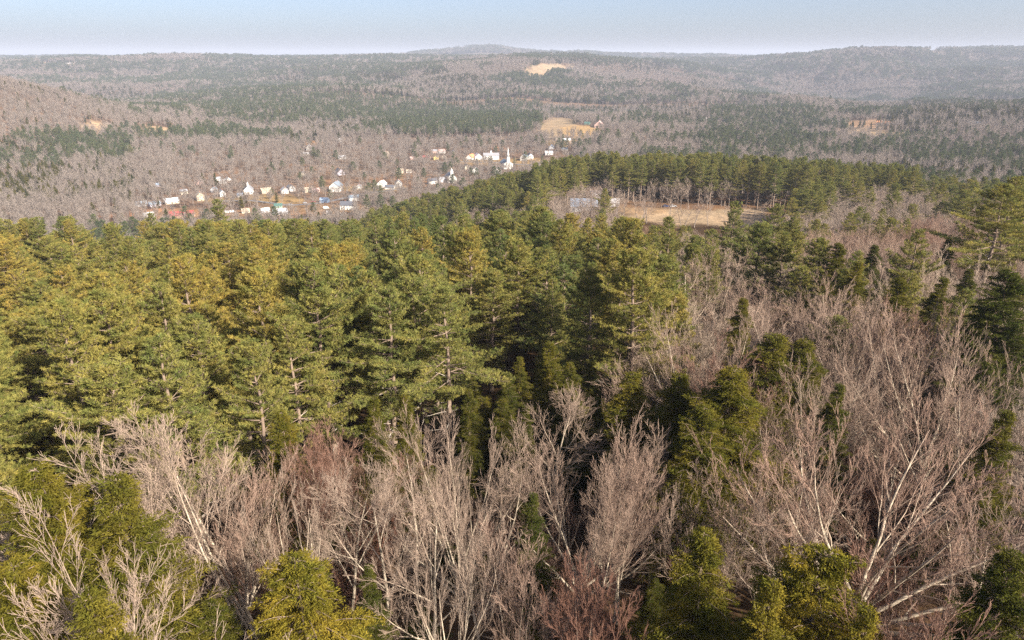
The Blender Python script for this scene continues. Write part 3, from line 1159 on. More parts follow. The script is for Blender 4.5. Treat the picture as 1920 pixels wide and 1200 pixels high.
def church_small(px, py, w, L, h, rs, th, label, wing=False, rot=0.2, dmin=500):
    x, y, d = hit(px, py, dmin, 1600)
    z = gz(x, y)
    az = math.atan2(x, y)
    e = empty('church', x, y, z, -az + rot)
    tag(e, label, 'church')
    wm = MAT('wall_white', WALLS['white'], var=0.08, scale=0.4)
    v, f = gable_body(w, L, h, rs)
    MB().add(v, f).build('wall', wm, e)
    v, f = gable_roof(w, L, h, rs)
    MB().add(v, f).build('roof', MAT('roof_grey', ROOFS['grey'], var=.15, scale=.5), e)
    cyy = -L / 2 + 1.8
    b = MB().box(-th, th, cyy - th, cyy + th, h + rs * .5, h + rs + 3.0).box(-th * 1.15, th * 1.15, cyy - th * 1.15, cyy + th * 1.15, h + rs + 3.0, h + rs + 3.3).build('belfry', wm, e)
    MB().prism(4, th * 1.25, 0.05, h + rs + 3.3, h + rs + 3.3 + th * 2.2, 0, cyy, R(45)).build('cap', wm, b)
    MB().box(-th * .4, th * .4, cyy - th - .05, cyy - th - .004, h + rs + 1, h + rs + 2.5).build('louvre', GLASS, b)
    MB().box(-.8, .8, -L / 2 - .06, -L / 2 - .003, 0, 2.6).build('door', DOOR, e)
    for s in (-1, 1):
        window_part(e, s * w * .3, -L / 2, 1.6, 1.0, 2.6, 'y', -1)
        for k in range(3):
            window_part(e, s * w / 2, -L * .3 + k * L * .3, 1.5, 1.0, 2.4, 'x', s)
    window_part(e, 0, -L / 2, h + .6, .8, 1.2, 'y', -1)
    if wing:
        ww = 10.0
        b2, f2 = gable_body(8, ww, 4.5, 2.5)
        r2, rf2 = gable_roof(8, ww, 4.5, 2.5)
        tr = lambda vs: [(-b_ - w / 2 - ww / 2 + .02, a + 3, c) for a, b_, c in vs]
        MB().add(tr(b2), f2).build('wing_wall', MAT('wall_grey', WALLS['grey'], var=.08), e)
        MB().add(tr(r2), rf2).build('wing_roof', MAT('roof_grey', ROOFS['grey']), e)
    HOUSES.append((x, y, w * 1.1, d))


church_main()
church_small(845, 341, 13.0, 18, 7.5, 5.5, 1.9, 'white church with square cupola and grey wing, just left of the pine ridge', True, 0.25)
church_small(467, 363, 11.5, 15, 6.0, 5.0, 1.0, 'small white gabled chapel with tiny belfry above the brown lawn', False, -0.05)

HL = [
    # px, py, w, wall, roof, face, storeys, label
    (499, 362, 17, 'tan', 'tan', 'side', 1.5, 'low tan house with weathered roof right of the small white chapel'),
    (534, 362, 12, 'white', 'white', 'gable', 1.5, 'white gabled house with whitish roof, left one of the close pair'),
    (546, 358, 10, 'white', 'grey', 'gable', 2, 'tall narrow white gabled house, right one of the close pair'),
    (417, 368, 9, 'white', 'slate', 'gable', 2, 'narrow white house with slate roof left of the chapel'),
    (376, 375, 13, 'cream', 'tan', 'gable', 2.2, 'tall cream two storey house left of the lone pine'),
    (345, 364, 11, 'cream', 'grey', 'side', 1.5, 'low cream house at the left end of the village'),
    (373, 346, 10, 'pink', 'pink', 'gable', 1, 'small house with dusty pink roof behind the cream house'),
    (409, 338, 8, 'white', 'silver', 'side', 1, 'small pale shed leftmost of the cluster on the leafy rise'),
    (418, 344, 11, 'white', 'white', 'side', 1.5, 'white house in the middle of the cluster on the leafy rise'),
    (428, 339, 7, 'white', 'grey', 'gable', 1, 'tiny white house rightmost of the cluster on the leafy rise'),
    (402, 360, 8, 'grey', 'slate', 'gable', 1.5, 'grey house half hidden by bare trees beside the narrow white house'),
    (295, 350, 9, 'lilac', 'pale blue', 'side', 1, 'low pale blue roofed cottage at far left among bare trees'),
    (578, 360, 12, 'cream', 'tan', 'side', 1.5, 'cream house with tan roof right of the white pair'),
    (592, 360, 13, 'pink', 'pink', 'side', 1, 'low pinkish house with reddish roof beside the cream house'),
    (461, 399, 13, 'cream', 'tan', 'side', 1, 'low tan roofed shed on the brown lot beside the lone pine'),
    (451, 369, 9, 'grey', 'pale blue', 'side', 1, 'small pale blue roofed garage below the chapel'),
    (522, 389, 13, 'green', 'green', 'side', 1, 'low dark green roofed shed on the brown lot'),
    (609, 379, 15, 'blue', 'pale blue', 'side', 1.2, 'bright pale blue roofed building in the middle of the village lot'),
    (497, 398, 15, 'grey', 'white', 'side', 1, 'flat white roofed building at the pine edge'),
    (526, 401, 24, 'grey', 'silver', 'side', 1, 'long silver roofed building at the pine edge'),
    (339, 408, 42, 'orange', 'red', 'side', 1.2, 'long barn with bright red roof at the pine edge'),
    (279, 408, 16, 'grey', 'silver', 'side', 1.2, 'silver roofed shed left of the red barn'),
    (265, 386, 17, 'grey', 'slate', 'side', 1, 'dark low building behind bare trunks, left of the long row'),
    (290, 386, 17, 'lilac', 'slate', 'side', 1, 'bluish low building behind bare trunks, centre of the long row'),
    (322, 381, 21, 'cream', 'silver', 'side', 1, 'pale long low building behind bare trunks above the red barn'),
    (631, 358, 18, 'white', 'slate', 'gable', 2.6, 'big white two storey gabled house alone in the village middle'),
    (673, 354, 9, 'white', 'grey', 'gable', 1.2, 'small white house right of the big gabled house'),
    (716, 350, 13, 'white', 'white', 'gable', 1.5, 'white roofed house left of the dark roofed ell'),
    (731, 354, 16, 'white', 'dark', 'side', 1, 'low house with dark slate roof between two white gables'),
    (747, 350, 12, 'white', 'grey', 'gable', 2, 'tall white gabled house right of the dark roofed ell'),
    (637, 327, 13, 'lilac', 'dark', 'gable', 1.5, 'lilac house with dark steep roof on the red leafy slope'),
    (568, 330, 9, 'cream', 'grey', 'gable', 1.2, 'small cream house on the red leafy slope'),
    (653, 392, 25, 'white', 'dark', 'side', 2, 'large white house with long dark roof near the pine edge'),
    (663, 376, 18, 'white', 'slate', 'side', 1.5, 'white house with slate roof behind the large dark roofed house'),
    (750, 324, 12, 'cream', 'tan', 'side', 1.5, 'cream house among bare trees above the white gables'),
    (767, 324, 9, 'white', 'tan', 'side', 1, 'small pale house right of the cream house in bare trees'),
    (800, 298, 13, 'pink', 'red', 'side', 1, 'pink house with red roof left of the yellow house'),
    (774, 299, 10, 'pink', 'pink', 'side', 1, 'faded pink house at the end of the upper street'),
    (642, 298, 13, 'white', 'silver', 'side', 1.2, 'pale grey roofed house deep in bare trees above the lilac house'),
    (580, 281, 9, 'white', 'white', 'gable', 2, 'white gabled house below the orange clearing'),
    (573, 291, 10, 'cream', 'silver', 'side', 1, 'pale low house just below the orange clearing house'),
    (638, 267, 6, 'white', 'white', 'gable', 2, 'tiny bright white house high in the bare woods'),
    (560, 251, 8, 'cream', 'silver', 'side', 1, 'small cream farmhouse at the foot of the green hill'),
    (577, 249, 9, 'green', 'green', 'side', 1, 'small green house at the foot of the green hill'),
    (617, 403, 7, 'white', 'white', 'side', 1, 'little white shed at the pine edge'),
    (724, 294, 9, 'tan', 'tan', 'gable', 2, 'tall tan house hidden in bare trees of upper street'),
    (815, 287, 10, 'pink', 'grey', 'side', 1.5, 'left half of the twin pale houses on the upper street'),
    (829, 287, 11, 'white', 'pink', 'side', 1.5, 'right half of the twin pale houses on the upper street'),
    (818, 299, 8, 'yellow', 'tan', 'gable', 1.5, 'bright yellow house with gable on the upper street'),
    (833, 298, 7, 'tan', 'tan', 'side', 1, 'small tan house right of the yellow house'),
    (850, 286, 5, 'white', 'white', 'gable', 1, 'tiny white hut right of the twin pale houses'),
    (883, 299, 13, 'white', 'orange', 'gable', 1.5, 'white house with orange roof left of the academy'),
    (896, 299, 14, 'white', 'white', 'gable', 1.8, 'white house with big white roof slope beside the academy'),
    (932, 324, 15, 'white', 'silver', 'gable', 1.2, 'white house with silver roof below the large church'),
    (983, 300, 11, 'white', 'slate', 'gable', 2, 'white house left of a pair, right of the large church'),
    (994, 298, 9, 'white', 'dark', 'gable', 2.2, 'white dark roofed house right of a pair, beyond the large church'),
    (1029, 290, 14, 'white', 'white', 'side', 1.2, 'white low house with bright roof above the church lawn'),
    (1034, 279, 9, 'grey', 'pale blue', 'gable', 1.2, 'small house with pale blue roof on the rise'),
    (1062, 269, 14, 'orange', 'silver', 'side', 2.2, 'tall building with silver roof and orange walls on the rise'),
    (1048, 264, 11, 'tan', 'tan', 'side', 1, 'long low tan shed left of the silver roofed building'),
    (1059, 282, 10, 'white', 'slate', 'side', 1, 'pale slate roofed house below the silver roofed building'),
    (811, 344, 17, 'white', 'dark', 'side', 1.6, 'white house with dark roof left of the cupola church'),
    (891, 323, 11, 'white', 'slate', 'gable', 1.8, 'white gabled house with slate roof between the two churches'),
    (875, 317, 9, 'cream', 'tan', 'gable', 1.8, 'cream gabled house between the two churches'),
    (1101, 233, 10, 'green', 'green', 'side', 1, 'low green barn at the right end of the hill field'),
    (1123, 239, 15, 'pink', 'pink', 'gable', 2.5, 'tall pinkish farmhouse below the green barn'),
    (1175, 232, 10, 'white', 'white', 'side', 1.5, 'white house in the woods right of the hill field'),
    (1189, 233, 6, 'white', 'silver', 'side', 1, 'tiny white outbuilding right of the woodland house'),
    (1324, 228, 9, 'white', 'white', 'gable', 1.5, 'white house deep in the mixed woods right of centre'),
    (1655, 234, 18, 'brown', 'orange', 'side', 1.5, 'brown house with orange roof beside the straw field at right'),
    (1830, 237, 24, 'white', 'slate', 'side', 2, 'large white house beside the dark pines at far right'),
    (1833, 219, 6, 'white', 'white', 'gable', 1, 'tiny white shed above the large white house'),
    (1050, 134, 6, 'white', 'silver', 'side', 1, 'distant farm shed at the edge of the hilltop field'),
    (1041, 159, 4, 'white', 'white', 'gable', 2, 'tiny white house below the hilltop field'),
    (129, 120, 10, 'white', 'white', 'side', 1, 'distant white farmhouse beside the thin straw field at far left'),
    (212, 114, 5, 'white', 'white', 'side', 1, 'distant white barn alone on the far left ridge'),
    (1710, 119, 4, 'white', 'white', 'gable', 2, 'tiny white house on the distant right hill'),
]
for (px, py, w, wall, roof, face, st, label) in HL:
    house(px, py, w, wall, roof, face, label, storeys=st, cat='barn' if 'barn' in label else 'shed' if 'shed' in label else 'house',
          name='barn' if 'barn' in label else 'shed' if 'shed' in label else 'house', chim=st >= 1.2)

e, (x, y, z, d, w, h, rs, ex, ey) = house(921, 299, 28, 'white', 'grey', 'side', 'long white academy building with grey roof and central cupola', storeys=2.6, name='academy', cat='building', depth=11, rz=0.05)
cu = MB().box(-1.4, 1.4, -1.4, 1.4, h + rs - .6, h + rs + 3.0).build('cupola', MAT('wall_white', WALLS['white']), e)
MB().prism(4, 2.3, 0.05, h + rs + 3.0, h + rs + 5.0, 0, 0, R(45)).build('cap', MAT('roof_grey', ROOFS['grey']), cu)
house(1094, 393, 48, 'grey', 'pale blue', 'side', 'long low building with pale blue roof behind bare trees by the field', storeys=1.2, cat='building', name='building', dmin=330, dmax=700, depth=11, rz=0.05, chim=False)
house(1116, 374, 17, 'white', 'silver', 'side', 'white house behind the long pale blue roofed building', storeys=1.5, dmin=330, dmax=700)
house(1152, 386, 16, 'white', 'white', 'side', 'low white shed right of the long pale blue roofed building', storeys=1, cat='shed', name='shed', dmin=330, dmax=700, chim=False)

# pale water tower at far left
x, y, d = hit(391, 157, 1500, 9000)
e = empty('silo', x, y, gz(x, y))
tag(e, 'lone pale silo standing in the distant green woods at left', 'silo')
MB().prism(12, 3.2, 3.2, -2, 19).build('shaft', MAT('wall_white', WALLS['white']), e)
MB().prism(12, 3.4, .4, 19, 21.5).build('roof', MAT('roof_silver', ROOFS['silver']), e)
HOUSES.append((x, y, 25, d))

# vehicles on the village lots
PAINT = {'white': (0.8, 0.8, 0.8), 'dark blue': (0.03, 0.06, 0.18), 'silver': (0.5, 0.52, 0.55), 'red': (0.4, 0.03, 0.03)}
TYRE = MAT('tyre_rubber', (0.03, 0.03, 0.03), var=.1)


def car(px, py, colour, label, rz, dmin=300, L=4.6, van=False):
    x, y, d = hit(px, py, dmin, 2000)
    e = empty('parked_car' if not van else 'box_truck', x, y, gz(x, y) + 0.02, rz)
    tag(e, label, 'truck' if van else 'car', None)
    pm = MAT('paint_' + colour.replace(' ', '_'), PAINT[colour], rough=.3, spec=.5, var=.04)
    hx = L / 2
    if van:
        MB().box(-hx, hx - 2.0, -1.15, 1.15, .8, 3.3).build('cargo_box', pm, e)
        v = [(hx - 1.9, -1.05, .5), (hx, -1.05, .5), (hx, 1.05, .5), (hx - 1.9, 1.05, .5), (hx - 1.9, -1.05, 2.4), (hx - .7, -1.0, 2.4), (hx - .7, 1.0, 2.4), (hx - 1.9, 1.05, 2.4)]
        b = MB().add(v, [[3, 2, 1, 0], [4, 5, 6, 7], [0, 1, 5, 4], [1, 2, 6, 5], [2, 3, 7, 6], [3, 0, 4, 7]]).build('cab', pm, e)
        MB().add([(hx - .16, -.9, 1.45), (hx - .62, -.86, 2.3), (hx - .62, .86, 2.3), (hx - .16, .9, 1.45)], [[0, 3, 2, 1]]).build('windscreen', GLASS, b)
        wx = (-hx + 1.2, hx - 1.0)
    else:
        s = [(-hx, .35), (-hx, .85), (-hx + .25, .95), (hx - 1.3, .95), (hx - .1, .8), (hx, .45), (hx, .35)]
        v = [(a, -.88, c) for a, c in s] + [(a, .88, c) for a, c in s]
        n = len(s)
        MB().add(v, [list(range(n)), list(range(n, 2 * n))[::-1]] + [[k, (k + 1) % n + 0, (k + 1) % n + n, k + n][::-1] for k in range(n)]).build('body', pm, e)
        s = [(-hx + .2, .955), (-hx + .8, 1.45), (hx - 2.2, 1.45), (hx - 1.4, .955)]
        v = [(a, -.76, c) for a, c in s] + [(a, .76, c) for a, c in s]
        MB().add(v, [[0, 1, 2, 3], [7, 6, 5, 4], [0, 4, 5, 1], [2, 6, 7, 3], [3, 7, 4, 0]]).build('window', GLASS, e)
        MB().box(-hx + .75, hx - 2.15, -.72, .72, 1.452, 1.49).build('roof', pm, e)
        wx = (-hx + .85, hx - .85)
    for a in wx:
        for b_ in (-1, 1):
            w_ = MB()
            ring = [(a + .34 * math.cos(t * .7854), .34 + .34 * math.sin(t * .7854)) for t in range(8)]
            v = [(p, b_ * .72, q) for p, q in ring] + [(p, b_ * .93, q) for p, q in ring]
            w_.add(v, [list(range(8)), list(range(8, 16))[::-1]] + [[k, (k + 1) % 8, (k + 1) % 8 + 8, k + 8] for k in range(8)]).build('wheel', TYRE, e)
    HOUSES.append((x, y, 4, d))


car(426, 400, 'white', 'white box truck, left one parked beside the lone pine', 0.9, 600, 6.5, True)
car(436, 399, 'white', 'white box truck, right one parked beside the lone pine', 0.5, 600, 6.5, True)
car(612, 392, 'white', 'white box truck on the brown lot below the pale blue roof', 0.1, 600, 7.0, True)
car(641, 404, 'white', 'white car at the pine edge left of the large white house', 2.3, 600)
car(544, 384, 'silver', 'silver car on the track, leftmost of three', 0.2, 600)
car(572, 381, 'silver', 'silver car on the track, middle of three', 0.2, 600)
car(588, 379, 'red', 'red car on the track nearest the pale blue roof', 0.2, 600)
car(1249, 388, 'dark blue', 'dark blue car under the pines beyond the straw field, left one', 0.1, 380)
car(1262, 388, 'silver', 'silver car under the pines beyond the straw field, right one', 0.15, 380)

WOODP = MAT('pole_wood', (0.42, 0.33, 0.25), var=.2)


def pole(px, py, label, dmin=600):
    x, y, d = hit(px, py, dmin, 2000)
    e = empty('utility_pole', x, y, gz(x, y), random.Random(px).uniform(0, 3))
    tag(e, label, 'utility pole', 'utility poles along the village road')
    MB().prism(6, .24, .16, -1, 11).build('mast', WOODP, e)
    MB().box(-1.2, 1.2, -.09, -.2 + .3, 9.9, 10.1).build('crossarm', WOODP, e)


for px, py, lb in [(966, 306, 'wooden utility pole right beside the large church on its lawn'), (1012, 312, 'wooden utility pole at the right end of the church lawn'),
                   (432, 388, 'wooden utility pole right of the lone pine in the village'), (468, 381, 'wooden utility pole on the brown lawn below the small chapel'),
                   (560, 372, 'wooden utility pole below the close pair of white gables'), (700, 362, 'wooden utility pole left of the white roofed house by the pines'),
                   (866, 318, 'wooden utility pole between cupola church and academy')]:
    pole(px, py, lb)


# roads
def road(name, pts, width, mat):
    P = []
    for px, py, dm in pts:
        x, y, d = hit(px, py, dm, 2500)
        P.append((x, y))
    P = np.array(P)
    n = 60
    t = np.linspace(0, len(P) - 1, n)
    X, Y = np.interp(t, range(len(P)), P[:, 0]), np.interp(t, range(len(P)), P[:, 1])
    T = np.stack([np.gradient(X), np.gradient(Y)], 1)
    T /= np.linalg.norm(T, axis=1, keepdims=True)
    nrm = np.stack([-T[:, 1], T[:, 0]], 1)
    V = []
    for s in np.linspace(-1, 1, 5):
        xx, yy = X + nrm[:, 0] * width / 2 * s, Y + nrm[:, 1] * width / 2 * s
        V.append(np.stack([xx, yy, ground(xx, yy) + 0.12], 1))
    V = np.concatenate(V)
    Q = []
    for k in range(4):
        i = np.arange(n - 1)
        Q.append(np.stack([k * n + i, k * n + i + 1, (k + 1) * n + i + 1, (k + 1) * n + i], 1))
    me = make_mesh(name, V, [(np.concatenate(Q), 0)], [mat], True)
    o = bpy.data.objects.new(name, me)
    COL.objects.link(o)
    tag(o, kind='structure')
    return X, Y


ASPH = MAT('road_asphalt', (0.22, 0.21, 0.21), var=.15, scale=.3)
GRAV = MAT('gravel', (0.42, 0.36, 0.31), var=.2, scale=.6)
ROADS = [road('road', [(400, 377, 600), (470, 376, 600), (540, 385, 600), (600, 381, 600), (680, 364, 600), (760, 352, 600)], 7, ASPH),
         road('road', [(770, 303, 800), (850, 304, 800), (920, 304, 800), (1000, 310, 800), (1060, 296, 800)], 7, ASPH)]

# ------------------------------------------------------------------ where the trees stand
rng = np.random.default_rng(7)
HX = np.array([h[0] for h in HOUSES])
HY = np.array([h[1] for h in HOUSES])
HR = np.array([h[2] for h in HOUSES])


def clear_of_houses(x, y):
    ok = np.ones(len(x), bool)
    for hx, hy, hr in zip(HX, HY, HR):
        d0 = math.hypot(hx, hy)
        ux, uy = hx / d0, hy / d0
        a = (x - hx) * ux + (y - hy) * uy          # along the slope below each house
        b = np.abs(-(x - hx) * uy + (y - hy) * ux)
        near_ = (b < hr * .75) & (a > -hr) & (a < hr * .8)
        front = (b < hr * .8) & (a > -(hr + 24)) & (a < hr) & (hash2(np.floor(x * 3), np.floor(y * 3), 5) < 0.45)
        ok &= ~(near_ | front)
    for X, Y in ROADS:
        for xx, yy in zip(X[::2], Y[::2]):
            ok &= ((x - xx) ** 2 + (y - yy) ** 2) > 49
    return ok


# conifer stands (photo landmark ellipses): x, y, rx, ry, strength, kind (0 pine, 1 dark hemlock/spruce)
CONIF = [
    (250, 275, 320, 24, .75, 0), (60, 300, 90, 20, .5, 0), (440, 285, 90, 18, .6, 0), (170, 318, 60, 14, .3, 1),
    (480, 185, 170, 26, .55, 0), (620, 212, 210, 22, .75, 0), (780, 205, 110, 20, .6, 0), (860, 232, 180, 24, .95, 0),
    (900, 185, 80, 28, .6, 1), (960, 200, 60, 22, .5, 0), (1080, 190, 80, 12, .8, 1), (1130, 202, 40, 10, .8, 1),
    (1370, 218, 160, 20, .6, 0), (1470, 236, 70, 18, .6, 0), (1280, 210, 60, 18, .6, 1), (1340, 165, 70, 16, .5, 1), (1545, 172, 40, 10, .6, 1),
    (1770, 208, 100, 16, .98, 1), (1860, 195, 70, 12, .9, 1), (1740, 245, 60, 16, .6, 1), (1900, 215, 50, 12, .8, 1), (1640, 198, 60, 8, .6, 1),
    (1070, 109, 110, 5, .95, 0), (1150, 116, 60, 10, .6, 0), (330, 130, 200, 12, .4, 0), (430, 142, 120, 8, .7, 0), (1640, 130, 160, 18, .45, 0),
    (1760, 140, 120, 16, .5, 0), (110, 165, 80, 8, .4, 1), (210, 180, 60, 18, .5, 1), (560, 132, 100, 5, .5, 0), (700, 130, 120, 6, .5, 0),
    (690, 175, 60, 20, .5, 0), (750, 165, 60, 18, .4, 1), (1820, 300, 110, 18, .55, 0), (1900, 318, 40, 14, .6, 0),
]
REDS = [(1240, 150, 75, 16, .9), (1530, 172, 70, 12, .7), (1330, 150, 60, 10, .5), (1660, 275, 120, 20, .45), (1820, 270, 120, 22, .5), (1180, 175, 90, 12, .3),
        (60, 160, 150, 45, .55), (1460, 165, 60, 10, .4)]


def conifer_prob(px, py, x, y, d):
    n = vnoise(x, y, 110.0, 55, 4)
    n2 = vnoise(x, y, 520.0, 57, 2)
    p = sstep(0.49, 0.58, n * 0.6 + n2 * 0.4) * (0.5 + 0.25 * sstep(2400, 3600, d)) + 0.06
    p = np.maximum(p, sstep(4200, 5600, d) * (0.22 + 0.42 * sstep(.42, .6, n)))
    kind = (vnoise(x, y, 300.0, 61, 2) > 0.56).astype(float)
    for (cx, cyy, rx, ry, s, k) in CONIF:
        q = ((px - cx) / rx) ** 2 + ((py - cyy) / ry) ** 2 + (n - 0.5) * 3.2
        w = (1 - sstep(0.5, 1.3, q))
        p = p * (1 - w) + s * .86 * w
        kind = np.where(w > 0.5, k, kind)
    vil = (px > 250) & (px < 1130) & (py > 262) & (py < 420) & (d > 560)
    p = np.where(vil, 0.05, p)
    return p, kind


trees = []       # dict of arrays: x,y,kind code,h,w,tint


def scatter(d0, d1, sp, az0=-41.5, az1=41.5, seed=1, jit=0.42):
    g = np.random.default_rng(seed)
    m = int(d1 / sp) + 2
    ix, iy = np.meshgrid(np.arange(-m, m + 1), np.arange(0, m + 1))
    x = (ix + (iy % 2) * 0.5 + g.uniform(-jit, jit, ix.shape)) * sp
    y = (iy + g.uniform(-jit, jit, ix.shape)) * sp * 0.92
    x, y = x.ravel(), y.ravel()
    d = np.hypot(x, y)
    a = np.degrees(np.arctan2(x, y))
    k = (d >= d0) & (d < d1) & (a > az0) & (a < az1)
    return x[k], y[k]


